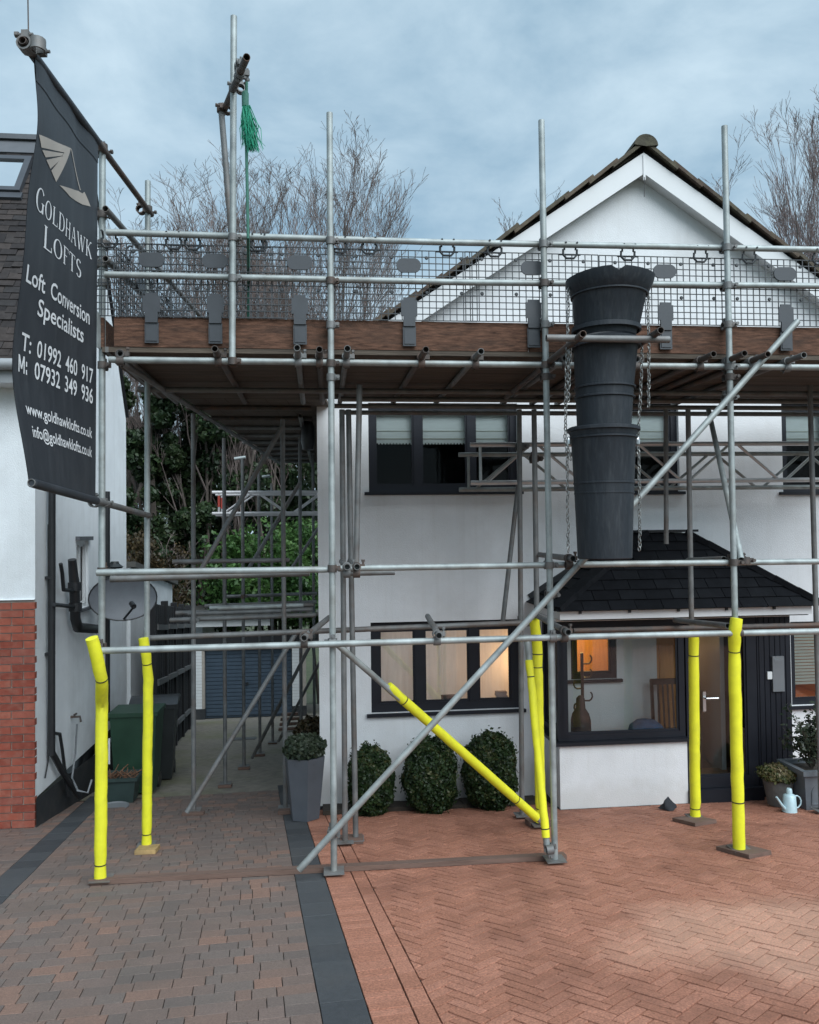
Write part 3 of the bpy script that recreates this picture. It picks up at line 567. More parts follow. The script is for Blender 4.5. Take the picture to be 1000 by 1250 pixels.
# door leaf with glass, handle, threshold, panel with letter plate and bell
dz0 = at(880, 962, PY).z; q = MB()
dw = frameset(porch, pf, xd0+0.015, xd1-0.005, dz0, topz, [], fw=0.11, gmat='glass_porch', sill=False, d0=0.025, th=0.06, nm='door')
hx = at(861, 860, PY).x; hz = at(861, 852, PY).z
q = MB(); q.box((hx-0.016, PY+0.012, hz-0.14), (hx+0.016, PY+0.025, hz+0.06)); q.tube([(hx, PY+0.012, hz), (hx, PY-0.035, hz), (hx+0.125, PY-0.035, hz)], 0.010, 8); q.build('handle', 'steel', dw)
q = MB(); q.box((xd0, PY-0.03, pz0+0.0), (xd1+0.02, PY+0.13, dz0-0.004)); q.box((xd0-0.02, PY-0.06, pz0-0.1), (xd1+0.06, PY+0.13, pz0+0.03)); q.build('threshold', 'frame_navy', porch)
q = MB(); q.box((xd1, PY+0.02, dz0-0.03), (px1+0.045, PY+0.12, topz))
for k in range(6): q.box((xd1+0.02+k*0.058, PY+0.012, dz0), (xd1+0.068+k*0.058, PY+0.02, topz-0.01))
pn = q.build('side_panel', 'frame_navy', porch)
a, b, c, d = rectpx(943, 957, 801, 844, PY); q = MB(); q.box((a, PY-0.012, c), (b, PY+0.012, d)); q.box((a+0.015, PY-0.016, d-0.055), (b-0.015, PY-0.012, d-0.03)); q.build('letter_plate', 'letterbox', pn)
a, b, c, d = rectpx(937, 943, 820, 829, PY); q = MB(); q.box((a, PY-0.006, c), (b-0.003, PY+0.012, d)); q.build('doorbell', 'pvc_white', pn)
q = MB(); q.box((px1-0.20, PY+0.12, pz0), (px1+0.04, HY, topz)); q.build('right_return_wall', 'frame_navy', porch)
# porch ceiling, floor, fascia, gutter
fl = at(870, 950, PY+0.3).z
q = MB(); q.box((px0+0.16, PY+0.16, pz0-0.02), (px1-0.26, HY-0.004, dz0)); q.build('floor', 'oak_floor', porch)
q = MB(); q.box((px0-0.02, PY-0.02, topz), (px1+0.02, HY-0.003, topz+0.06)); q.build('ceiling', 'barge_white', porch)
EY = 7.78; A = at(678, 744, EY); Bq = at(1004, 741, EY); ez = (A.z+Bq.z)/2; ax, bx_ = A.x, Bq.x
q = MB(); q.box((ax+0.05, EY+0.02, ez-0.088), (bx_-0.10, EY+0.045, ez-0.006)); q.build('fascia', 'barge_white', porch)
q = MB(); q.box((ax+0.05, EY+0.046, ez-0.088), (ax+0.075, HY-0.002, ez-0.008)); q.build('side_fascia', 'barge_white', porch)
q = MB(); q.box((ax+0.076, EY+0.047, ez-0.10), (bx_-0.12, HY-0.002, ez-0.094)); q.build('soffit', 'plinth_black', porch)
for k in range(6):
    xk = ax+0.25+k*0.5; q = MB(); q.box((xk-0.012, EY-0.005, ez-0.03), (xk+0.012, EY+0.018, ez+0.005)); q.build('fascia_bracket', 'black_plastic', porch)
C = at(785, 653, 8.42); D = at(839, 653, 8.42); cz = (C.z+D.z)/2
PA, PB, PC, PD = V((ax, EY, ez)), V((bx_, EY, ez)), V((C.x, 8.42, cz)), V((D.x, 8.42, cz))
PE, PG, PB2, PD2 = V((ax, HY, ez)), V((C.x, HY, cz+0.02)), V((bx_, HY, ez)), V((D.x, HY, cz+0.02))
q = MB(); q.quad(PA, PB, PD, PC); q.quad(PE, PA, PC, PG); q.quad(PB, PB2, PD2, PD); q.quad(PC, PD, PD2, PG); q.quad(PA, PE, PB2, PB); rf = q.build('roof', 'slate_under', porch)
def slates(o, eu, ev, poly, w, g):
    """slates on a slope: o origin, eu along the eave, ev up the slope (unit), poly = outline in (u, v)"""
    n = eu.cross(ev).normalized(); vmax = max(p[1] for p in poly); umin = min(p[0] for p in poly); umax = max(p[0] for p in poly); v = -0.03; r_ = 0
    while v < vmax:
        u = umin-w*(0.5 if r_ % 2 else 0.0)
        while u < umax:
            pl_ = [(u+0.003, v), (u+w-0.003, v), (u+w-0.003, v+g*1.25), (u+0.003, v+g*1.25)]
            for i in range(len(poly)):
                a_, b_ = poly[i], poly[(i+1) % len(poly)]; nn = (-(b_[1]-a_[1]), b_[0]-a_[0])
                if abs(a_[1]) < 1e-6 and abs(b_[1]) < 1e-6: continue
                pl_ = clip(pl_, a_, nn)
                if len(pl_) < 3: break
            if len(pl_) >= 3 and area(pl_) > 0.002:
                q = MB(); q.tone = random.random(); jig = random.uniform(0, 0.003)
                q.prism([o+eu*p[0]+ev*p[1]+n*(0.030+jig-0.018*(p[1]-v)/(g*1.25)) for p in pl_], n, 0.010); q.build('slate', 'slate', rf)
            u += w
        v += g; r_ += 1
ev = (V((0, 8.42-EY, cz-ez))).normalized(); sl_ = (V((0, 8.42-EY, cz-ez))).length
slates(PA, V((1, 0, 0)), ev, [(0, 0), (bx_-ax, 0), (D.x-ax, sl_), (C.x-ax, sl_)], 0.27, 0.125)
ev2 = V((C.x-ax, 0, cz-ez)); s2 = ev2.length; ev2.normalize()
slates(PE, V((0, -1, 0)), ev2, [(0, 0), (HY-EY, 0), (HY-8.42, s2), (0, s2)], 0.30, 0.17)
for p, r_ in ((PA, PC), (PB, PD)):
    q = MB(); dd = r_-p
    for k in range(6): q.tone = random.random(); q.bar(p+dd*(k/6)+V((0, 0, 0.022)), p+dd*((k+1.04)/6)+V((0, 0, 0.028)), 0.15, 0.055)
    q.build('hip_capping', 'slate', rf)
q = MB(); q.box((C.x-0.1, 8.36, cz+0.03), (D.x+0.1, HY-0.001, cz+0.055)); q.build('flat_top', 'slate_under', rf)
q = MB(); q.bar((ax-0.0, HY-0.012, ez+0.05), (C.x, HY-0.012, cz+0.06), 0.02, 0.10); q.build('lead_flashing', 'plinth_black', rf)

# inside the porch: inner window, open inner door, coat stand, chair, bag
a, b, c, d = H_in; frameset(house, ff, a, b, c, d, [], fw=0.06, gmat='glass', d0=0.02, nm='hall_window')
q = MB(); q.box((b-0.02, HY-0.03, c), (b+0.0, HY-0.002, d)); 
rm = room(house, 'hall', (a-0.3, HY+0.14, wz0), (a+1.0, HY+1.2, d+0.1), 'oak'); lamp('hall_lamp', (a+0.35, HY+0.7, c+0.5), 8, (1, 0.66, 0.22))
a, b, c, d = D_in
rm = room(house, 'hallway', (a-0.02, HY+0.14, wz0), (b+0.02, HY+2.4, d+0.1), 'hall_brown'); lamp('hallway_lamp', (a+0.30, HY+0.5, d-0.2), 0.4, (1, 0.62, 0.28))
q = MB(); q.box((b-0.25, HY-0.10, wz0+0.03), (b-0.20, HY+0.5, d)); q.build('inner_door', 'pvc_white', house)
q = MB(); q.box((a, HY+0.05, wz0+0.02), (a+0.30, HY+0.09, d)); q.box((a+0.05, HY+0.04, wz0+1.1), (a+0.25, HY+0.05, d-0.15)); q.box((a+0.05, HY+0.04, wz0+0.2), (a+0.25, HY+0.05, wz0+0.95)); dr = q.build('oak_door', 'oak', house)
q = MB(); q.lathe((a+0.26, HY-0.0, wz0+1.0), [(0.0, 0), (0.028, 0.01), (0.03, 0.03), (0.012, 0.04), (0.012, 0.06)], 10, (0, 1, 0)); q.build('door_knob', 'steel', dr)
# coat stand
cs = at(712, 890, 8.38); fz = dz0; top = at(711, 797, 8.38).z
st = thing('coat_stand', 'dark wooden coat stand with curved hooks behind the porch glass', 'coat stand', (cs.x, 8.38, fz))
q = MB(); q.tube([(cs.x, 8.38, fz), (cs.x, 8.38, top)], 0.017, 8); q.build('pole', 'dark_wood', st, True)
for zpx, s_ in ((808, 1), (825, 1), (838, -1), (853, 1), (866, -1)):
    z = at(711, zpx, 8.38).z; q = MB(); q.tube([(cs.x, 8.38, z-0.02)]+[(cs.x+s_*(0.03+0.05*math.sin(t)+0.02), 8.38-0.02, z-0.02+0.05*(1-math.cos(t))) for t in (0.3, 0.8, 1.4, 2.0, 2.5)], 0.009, 6); q.build('hook', 'dark_wood', st, True)
for t in range(3):
    q = MB(); q.tube([(cs.x, 8.38, fz+0.12), (cs.x+0.14*math.cos(t*2.1), 8.38+0.14*math.sin(t*2.1), fz+0.015)], 0.012, 6); q.build('foot', 'dark_wood', st)
bgp = at(710, 880, 8.34); q = MB(); q.lathe((bgp.x-0.01, 8.33, fz+0.0), [(0.0, 0), (0.10, 0.01), (0.11, 0.4), (0.105, 0.68), (0.09, 0.74), (0.05, 0.80), (0.045, 0.90), (0.02, 0.93), (0, 0.935)], 12)
tag(q.build('coat', 'brown_bag', None, True), 'brown coat hanging on the coat stand behind the porch glass', 'coat')
c0 = at(822, 892, 8.45); ch = thing('chair', 'brown wooden slat back chair inside the porch', 'chair', (c0.x, 8.45, fz))
w_ = 0.17; stop = at(822, 832, 8.45).z
for dx in (-w_, w_):
    q = MB(); q.bar((c0.x+dx, 8.53, fz), (c0.x+dx*1.05, 8.58, stop), 0.028, 0.028); q.build('leg', 'dark_wood', ch)
    q = MB(); q.bar((c0.x+dx, 8.22, fz), (c0.x+dx, 8.22, fz+0.44), 0.03, 0.03); q.build('leg', 'dark_wood', ch)
q = MB(); q.box((c0.x-w_-0.02, 8.2, fz+0.44), (c0.x+w_+0.02, 8.55, fz+0.47)); q.build('seat', 'dark_wood', ch)
q = MB(); q.box((c0.x-w_-0.02, 8.56, stop-0.05), (c0.x+w_+0.02, 8.595, stop+0.01)); q.build('top_rail', 'dark_wood', ch)
for k in range(5):
    q = MB(); x = c0.x-w_+0.06+k*0.055; q.bar((x, 8.535, fz+0.47), (x, 8.575, stop-0.05), 0.018, 0.012); q.build('back_slat', 'dark_wood', ch)
bgp = at(789, 893, 8.3); q = MB(); q.lathe((bgp.x, 8.3, sillz-0.12), [(0.0, 0), (0.19, 0), (0.195, 0.1), (0.17, 0.19), (0.10, 0.245), (0.0, 0.26)], 18); o = q.build('blue_bag', 'blue_fabric', None, True)
tag(o, 'rounded blue fabric bag behind the porch window', 'bag'); tb = MB(); tb.box((bgp.x-0.24, 8.2, dz0), (bgp.x+0.24, 8.42, sillz-0.122)); tag(tb.build('low_cabinet', 'pvc_white'), 'low white cabinet under the blue bag in the porch', 'cabinet')

# ------------------------------------------------------------------ scaffolding
FY, RY = 6.10, 7.30                                     # front and back rows of standards
TR = 0.02415
scaf = thing('scaffolding', 'galvanised tube scaffolding with timber deck wrapped round the white house front', 'scaffolding', (1.0, FY, gz(FY)))
def tube_part(name, a, b, mat='galv', r=TR):
    q = MB(); q.pipe(a, b, r); return q.build(name, mat, scaf, True)
def _coupler_mesh(mat):
    q = MB()
    q.lathe((0, 0, -0.026), [(0.0255, 0), (0.034, 0), (0.034, 0.052), (0.0255, 0.052)], 12)                 # collar round the local Z tube
    q.lathe((-0.026, 0.052, 0), [(0.0255, 0), (0.034, 0), (0.034, 0.052), (0.0255, 0.052)], 12, (1, 0, 0))  # collar round the local X tube behind it
    q.box((-0.022, 0.024, -0.022), (0.022, 0.034, 0.022))
    q.box((0.028, -0.016, -0.018), (0.062, 0.016, 0.018)); q.tube([(0.05, -0.045, 0), (0.05, 0.030, 0)], 0.008, 6); q.tube([(0.05, -0.050, 0), (0.05, -0.034, 0)], 0.014, 6)
    q.box((-0.018, 0.036, 0.028), (0.018, 0.068, 0.06)); q.tube([(0, 0.004, 0.046), (0, 0.085, 0.046)], 0.008, 6)
    return q.mesh('coupler', mat, (0, 0, 0), True)
CPM = [_coupler_mesh('rusty'), _coupler_mesh('galv_old_shaded')]
def coupler(p, x=(1, 0, 0), z=(0, 0, 1), big=1.0):
    """x: axis of the horizontal tube, z: axis of the tube it is fixed to; p on the z tube"""
    ez = V(z).normalized(); ex = V(x); ex = (ex-ez*ex.dot(ez)).normalized(); ey = ez.cross(ex)
    M = Matrix((ex, ey, ez)).transposed(); o = inst('coupler', random.choice(CPM), p, M.to_euler(), scaf); o.scale = (big,)*3; return o
def base_plate(p, s=0.075):
    q = MB(); q.box((p.x-s, p.y-s, p.z), (p.x+s, p.y+s, p.z+0.007)); q.lathe((p.x, p.y, p.z+0.007), [(0.0, 0), (0.019, 0), (0.019, 0.07), (0.0, 0.07)], 10); return q.build('base_plate', 'galv_old_shaded', scaf)
def std(x1, y1, x2, y2, Y, mat='galv', Y2=None, name='standard'):
    return tube_part(name, at(x2, y2, Y2 or Y), at(x1, y1, Y), mat)
# sole boards first: timber under the base plates
def sole(label, px, py, w=0.14, l=0.16, h=0.035, mat='block_wood', ang=0.0, group=None):
    g = on_ground(px, py); q = MB(); ca, sa = math.cos(ang), math.sin(ang); 
    q.obox(g+NRM*(h/2+0.002), V((ca, sa*_cs, -sa*_sn))*w, V((-sa, ca*_cs, -ca*_sn))*l, NRM*h/2); o = q.build('sole_board', mat)
    return tag(o, label, 'timber', group or 'timber pads under the scaffold legs'), g
def ground_y(px, Y):         # picture row of the ground under column px at depth Y
    lo, hi = 800, 1300
    for _ in range(30):
        mid = (lo+hi)/2; p = at(px, mid, Y)
        if p.z > gz(Y): lo = mid
        else: hi = mid
    return lo
# front row
F1 = on_ground(124, 1078); F1Y = F1.y; fr = [(125, 178, 124, None, F1Y), (402.4, 138, 407.8, None, 6.12), (661, 147, 677.5, None, FY), (884.5, 154, 903.5, None, FY)]
FS = []
for x1, y1, x2, _, Y in fr:
    y2 = ground_y(x2, Y)-3; FS.append((at(x2, y2, Y), at(x1, y1, Y))); tube_part('standard', *FS[-1]); base_plate(V((FS[-1][0].x, Y, gz(Y)+0.03)))
def fx(i, z): a, b = FS[i]; return a+(b-a)*((z-a.z)/(b.z-a.z))
# rails along the front
LY = FY+0.051
def rail(pts, Y=LY, mat='galv', name='ledger'):
    out = []
    for (xa, ya), (xb, yb) in zip(pts, pts[1:]): out.append(tube_part(name, at(xa, ya, Y), at(xb, yb, Y), mat))
    return out
rail([(130, 283.5), (531, 295.5), (1040, 305.5)], name='guard_rail'); rail([(128, 335), (560, 344.5), (1040, 349.5)], name='guard_rail')
rail([(133, 439), (668, 445.5), (1060, 449)])
rail([(118, 699), (411, 695)]); rail([(413, 694), (778, 688), (1050, 684.8)])
rail([(116, 794.5), (700, 777.5), (1050, 769.5)], Y=FY-0.052)
for i in range(4):
    for y in ((288, 337, 440, 698, 793), (293, 342, 443, 694, 784), (298, 345.5, 445.5, 690, 778), (302, 348.5, 447.5, 686.5, 772))[i]:
        z = at(fr[i][0], y, FY).z; coupler(fx(i, z), big=1.0) if y < 750 else coupler(fx(i, z), x=(-1, 0, 0))
for i in (1, 2, 3): coupler(fx(i, at(fr[i][0], 460, FY).z)); coupler(fx(i, at(fr[i][0], 396, FY).z))
z_led = at(400, 443, LY).z
# extra front verticals for the pulley arm
A = at(283.5, 444, FY-0.03); B_ = at(285.5, 20, FY-0.03); tube_part('standard', A, B_); coupler(at(284, 441, FY-0.03)); coupler(at(284.5, 290, FY-0.03)); coupler(at(284.5, 340, FY-0.03))
A2 = at(284, 300, 6.52); B2 = at(269.5, 127, 6.52); tube_part('standard', A2, B2, 'galv_old_shaded'); coupler(A2+(B2-A2)*0.03)
# pulley arm through both uprights, pointing out over the drive
pa = at(285, 108, FY-0.08); pb = at(274, 134, 6.57); dr_ = (pa-pb).normalized(); tip = pa+dr_*0.70; tail = pb-dr_*0.10
tube_part('pulley_arm', tail, tip, 'rusty'); coupler(at(285, 107, FY-0.03), x=dr_); coupler(at(270, 133, 6.52), x=dr_)
for t in (0.30, 0.38): coupler(pa+dr_*t, x=(1, 0, 0), z=dr_)
# left side (return): standards go back along the gap between the houses
xs = [(180.5, 221, 179, 1036, 'galv'), (236, 505, 236.5, 993, 'galv_old_shaded'), (273.5, 535, 275, 960, 'galv_old_shaded'), (296, 560, 298, 938, 'galv_old_shaded'), (316, 575, 317.5, 922, 'galv_old_shaded'), (331.5, 590, 333, 908, 'galv_old_shaded')]
LS = []
for x1, y1, x2, y2, mt in xs:
    g = on_ground(x2, y2); a, b = V((g.x, g.y, g.z+0.04)), at(x1, y1, g.y); LS.append((a, b)); tube_part('standard', a, b, mt)
    base_plate(V((g.x, g.y, g.z+0.034)))
# standards by the house corner
IS = []
for x1, y1, x2, y2 in ((345, 512, 348.5, 990), (366, 520, 368, 940), (382, 540, 384, 915)):
    g = on_ground(x2, y2); a, b = V((g.x, g.y, g.z+0.04)), at(x1, y1, g.y); IS.append((a, b)); tube_part('standard', a, b, 'galv_old_shaded'); base_plate(V((g.x, g.y, g.z+0.034)))
# back row under the deck
BS = []
for x1, y1, x2, Y, mt in ((417.5, 500, 421.5, 7.05, 'galv_old_shaded'), (425.5, 500, 434.5, 7.12, 'galv_old_shaded'), (634, 500, 637.5, 7.75, 'galv_old_shaded'), (652, 500, 659, RY, 'galv_old_shaded'), (840, 500, 848.5, RY, 'galv_old_shaded'), (988, 445, 1003, RY, 'galv_old_shaded')):
    g = at(x2, ground_y(x2, Y), Y); a = V((g.x, Y, gz(Y)+0.035)); b = at(x1, y1, Y); BS.append((a, b)); tube_part('standard', a, b, mt); base_plate(V((a.x, Y, gz(Y)+0.03)), 0.07)
std(813, 500, 813.5, 664, 7.9, 'galv_old_shaded', name='puncheon'); std(439, 470, 435, 694, 6.7, 'galv_old_shaded', name='puncheon')
# deck: transoms, boards, toe boards
zt = z_led+TR*2+0.001; zb = zt+TR+0.002
XL = FS[0][1].x+0.02; tx = []
for px, py, pxb in ((262, 420, 0), (363, 424, 0), (390, 426, 0), (424, 428, 0), (519, 429, 0), (587, 430, 0), (870, 437, 0), (905, 438, 0), (935, 438, 0), (980, 439, 0), (138, 432, 0), (700, 436, 0), (745, 436, 0), (790, 436, 0)):
    x = at(px, py, FY-0.17).x; jit = random.uniform(-0.05, 0.03); y0 = FY-0.19+jit if px not in (138, 700, 745, 790) else FY+0.03
    sk = random.uniform(-0.03, 0.03); tube_part('transom', (x, y0, zt), (x+sk, 8.32, zt), random.choice(('rusty', 'galv_old_shaded'))); coupler(V((x, LY, zt)), x=(1, 0, 0), z=(0, 1, 0))
for j in range(9):
    y0 = FY+0.105+j*0.229
    for xa, xb in ((XL, 2.28), (2.285, 6.1)):
        q = MB(); q.box((xa+random.uniform(-.02, 0), y0, zb+random.uniform(0, 0.003)), (xb-0.004, y0+0.224, zb+0.038)); b = q.build('deck_board', 'board_wood', scaf)
        for x in (xa, xb-0.05):
            q = MB(); q.box((x+0.012, y0-0.0015, zb-0.0015), (x+0.037, y0+0.2255, zb+0.0395)); q.build('end_band', 'galv_old_shaded', b)
zdk = zb+0.040
for xa, xb in ((at(135, 410, FY).x, 1.62), (1.63, 5.5)):
    q = MB(); q.box((xa, FY+0.100, zdk), (xb, FY+0.138, zdk+0.222)); q.build('toe_board', 'toe_wood', scaf)
q = MB(); q.box((XL-0.04, FY+0.12, zdk), (XL-0.002, FY+1.3, zdk+0.22)); q.build('toe_board', 'toe_wood', scaf)
q = MB(); q.box((XL-0.03, FY+0.02, zdk-0.02), (XL-0.022, FY+0.12, zdk+0.24)); q.build('toe_board_clip', 'galv', scaf)
# back ledger tubes under the deck
for Y, x0, x1, dz in ((RY+0.05, XL, 5.5, 0), (8.22, 0.1, 5.5, 0), (8.27, 0.2, 5.5, -0.058), (7.8, 0.2, 5.5, 0)):
    tube_part('ledger', (x0, Y, z_led-0.0+dz), (x1, Y, z_led+dz), 'galv_old_shaded')
# return deck along the side of the house
gy = LS[1][0].y; dxr = 0.085
for j in range(7):
    q = MB(); y0, y1 = FY+0.105+9*0.229+0.003, 15.6; x = XL+0.24+j*0.2
    o = V((x, y0, zb)); d = V((dxr, 1, 0))*(y1-y0); w = V((0.195, 0, 0)); t = V((0, 0, 0.038))
    q.add([o, o+w, o+w+d, o+d, o+t, o+w+t, o+w+d+t, o+d+t], [(3, 2, 1, 0), (4, 5, 6, 7), (0, 1, 5, 4), (1, 2, 6, 5), (2, 3, 7, 6), (3, 0, 4, 7)]); q.build('deck_board', 'board_wood', scaf)
for k in range(9):
    y = 8.7+k*0.8; x = XL+0.1+(y-8.7)*dxr+0.08; tube_part('transom', (x+0.02, y, zt), (min(x+1.7, hx0-0.06), y, zt), random.choice(('rusty', 'galv_old_shaded')))
tube_part('ledger', (XL+0.12, FY+0.06, z_led), (XL+0.12+0.085*9.3, 15.5, z_led), 'galv_old_shaded')
tube_part('ledger', (hx0-0.18, 8.9, z_led), (hx0-0.12, 15.5, z_led), 'galv_old_shaded')
# side guard rails on the left
def side(y0px, y1): 
    z = at(125, y0px, FY).z; a = V((FS[0][0].x-0.05, FY-0.25, z)); return a
for ypx in (262, 322):
    z = at(125, ypx, F1Y).z; tube_part('guard_rail', (FS[0][1].x+0.05, F1Y-0.12, z), (FS[0][1].x+0.05+0.092*3.4, F1Y+3.3, z-0.02), 'galv_old_shaded'); coupler(fx(0, z), x=(0, 1, 0))
# tubes across the gap at knee height, further back
for i, (a, b) in enumerate(LS[1:4]):
    z = at(150, 780, RY).z; t = (z-a.z)/(b.z-a.z); p = a+(b-a)*t
    tube_part('ledger', (p.x-0.25, p.y+0.05, z), (hx0-0.03, p.y+0.05, z+0.02), 'galv_old_shaded')
    coupler(p)
    if i == 0:
        z2 = at(150, 702, FY).z+0.01; tube_part('ledger', (p.x-0.2, p.y-0.05, z2), (min(p.x+1.0, hx0-0.05), p.y-0.05, z2), 'galv_old_shaded')
zl = at(180, 780, LS[0][0].y).z; tube_part('ledger', (LS[0][0].x-0.05, LS[0][0].y+0.05, zl), (at(640, 770, RY).x, RY-0.0, zl+0.06), 'galv_old_shaded')
tube_part('ledger', at(135, 707, F1Y+0.12), at(378, 699.5, 6.25), 'galv_old_shaded'); tube_part('ledger', at(420, 700, 6.9), at(482, 698.5, 6.9), 'galv_old_shaded')
for k in range(7):
    y = LS[1][0].y+0.12+0.055*(k % 4); z = at(150, 780, RY).z+0.055+0.045*(k//4)+random.uniform(0, .008); x0 = LS[1][0].x-0.10+random.uniform(-.15, .35)
    q = MB(); q.pipe((x0, y, z), (hx0-0.05-random.uniform(0, .3), y+random.uniform(-.01, .01), z+0.01), TR); tag(q.build('loose_tube', random.choice(('galv', 'galv_old_shaded')), None, True), 'loose scaffold tube lying in the stack across the side passage', 'tube', 'loose tubes stacked across the passage')
# braces on the return
for (xa, ya, pa_), (xb, yb, pb_) in (((228, 992, 8.2), (362, 772, 8.6)), ((308, 925, 12.0), (392, 762, 10.5)), ((246, 695, 8.4), (345, 520, 8.6)), ((303, 695, 10.5), (366, 590, 10.5)), ((340, 905, 14), (395, 800, 13.5)), ((352, 700, 12), (392, 640, 12))):
    tube_part('brace', at(xa, ya, pa_), at(xb, yb, pb_), 'galv_old_shaded')
# knee height transoms poking out towards the drive
for (xa, ya), (xb, yb) in (((536, 776), (524, 760)), ((371, 779), (402, 764)), ((694, 772), (655, 762)), ((700, 682), (660, 685.5))):
    a = at(xa, ya, FY-0.16); b = V((at(xb, yb, RY).x, RY+0.1, a.z-0.005)); tube_part('transom', a, b, 'galv_old_shaded'); coupler(V((a.x, FY-0.05, a.z)), x=(1, 0, 0), z=(0, 1, 0))
for (xa, ya), (xb, yb) in (((889, 764), (824, 757)), ((884, 682.5), (840, 684))): tube_part('transom', at(xa, ya, FY+0.1), at(xb, yb, RY), 'galv_old_shaded')
tube_part('ledger', at(700, 770, RY-0.1), at(1040, 762, RY-0.1), 'rusty')
for px in (424, 436): a = at(px, 692, FY-0.05); tube_part('transom', a, V((a.x-0.01, RY, a.z)), 'galv_old_shaded'); coupler(V((a.x, LY, a.z)), x=(1, 0, 0), z=(0, 1, 0))
# long front braces and stays
br = tube_part('brace', at(365, 1062, FY-0.10), at(708, 688, FY-0.115)); tube_part('brace', at(706, 690.5, FY-0.135), at(974, 392, FY-0.10))
for x, y in ((405, 1018), (672.5, 726), (890, 485)): coupler(at(x, y, FY), x=(1, 0, 0.9))
tube_part('brace', at(410, 785, FY+0.12), at(662, 1004, RY-0.16)); tube_part('brace', at(905, 683, FY-0.02), at(865, 500, 7.6)); coupler(at(910, 684, FY))
tube_part('brace', at(633, 590, 8.2), at(614, 758, 8.0), 'galv_old_shaded')
tube_part('brace', at(643, 775, FY+0.2), at(668.5, 1040, FY-0.03)); coupler(at(669, 1034, FY-0.02), z=(0.1, 0, -1))
# lattice beams in front of the upper windows
def lattice(name, a, b, h, mat, first=0.0, step=0.52, tag_red=False):
    a, b = V(a), V(b); d = (b-a).normalized(); ln = (b-a).length; q = MB(); dn = V((0, 0, -h))
    q.tube([a, b], 0.0235, 8); q.tube([a+dn, b+dn], 0.0235, 8); x = 0.10; q.tube([a+d*x, a+d*x+dn], 0.016, 6); k = 0; x += 0.06
    while x+step < ln:
        p0, p1 = (a+d*x+dn, a+d*(x+step*0.86)) if k % 2 == 0 else (a+d*x, a+d*(x+step*0.86)+dn)
        q.tube([p0, p1], 0.015, 6); x += step; k += 1
    o = q.build(name, mat, scaf, True)
    return o
lattice('lattice_beam', at(574, 543, 7.93), at(1050, 541, 7.93), 0.375, 'truss_alu'); lattice('lattice_beam', at(560, 555, 8.28), at(1050, 553.5, 8.28), 0.36, 'galv')
for Y, dx in ((12.6, 0), (13.1, 4)):
    a = at(259+dx, 601+dx*0.7, Y); lb = lattice('lattice_beam', a, a+V((1.85, 0.1, 0)), 0.32, 'truss_white'); q = MB(); q.tube([a+V((0.1, 0, -0.05)), a+V((0.1, 0, -0.22))], 0.019, 6); q.build('red_band', 'red_paint', lb)
for x, y in ((636, 545), (653, 560), (637, 762)): coupler(at(x, y, 7.8), big=1.2)
for x1, y1, x2, y2, Y in ((291, 560, 300, 558, 13.2), (325, 582, 330, 581, 14)): tube_part('guard_rail', at(x1-5, y1, Y), at(x2, y2, Y), 'galv')

# ------------------------------------------------------------------ timber under the legs, sole plank
sole('pale timber block under the yellow sleeved leg beside the green bin', 180, 1040, 0.085, 0.10, 0.035)
sole('grey timber pad under the standard braced beside the grey planter', 236, 995, 0.11, 0.05, 0.03, 'sole_wood')
sole('brown timber block beside the tall grey planter', 348, 993, 0.07, 0.07, 0.035, 'sole_wood')
sole('dark timber pad under the two standards at the house corner', 429, 1028, 0.10, 0.09, 0.045, 'sole_wood')
sole('dark timber pad under the wrapped post where the diagonal sleeve ends', 657, 1007, 0.10, 0.10, 0.045, 'sole_wood')
sole('dark timber pad in front of the porch door under the narrower sleeve', 848, 1004, 0.13, 0.14, 0.03, 'sole_wood', 0.35)
sole('square timber tray under the wrapped standard before the dark door panel', 908, 1041, 0.12, 0.16, 0.03, 'sole_wood', 0.35)
for k_, (px, py) in enumerate(((275, 961), (298, 939), (317, 923), (333, 908), (368, 941), (384, 916))):
    sole('small timber pad under the '+('third', 'fourth', 'fifth', 'sixth')[k_]+' side standard back from the banner' if k_ < 4 else 'small timber pad in the passage '+('just behind the tall planter', 'tight against the house side wall')[k_-4], px, py, 0.08, 0.07, 0.03, 'sole_wood', 0, 'small timber pads in the passage')
q = MB(); a, b = on_ground(110, 1079), on_ground(690, 1048); d = (b-a).normalized(); q.bar(a+NRM*0.02, b+NRM*0.02, 0.10, 0.035, up=NRM); tag(q.build('sole_plank', 'sole_wood'), 'long dark plank lying across the paving under the front standards', 'plank')

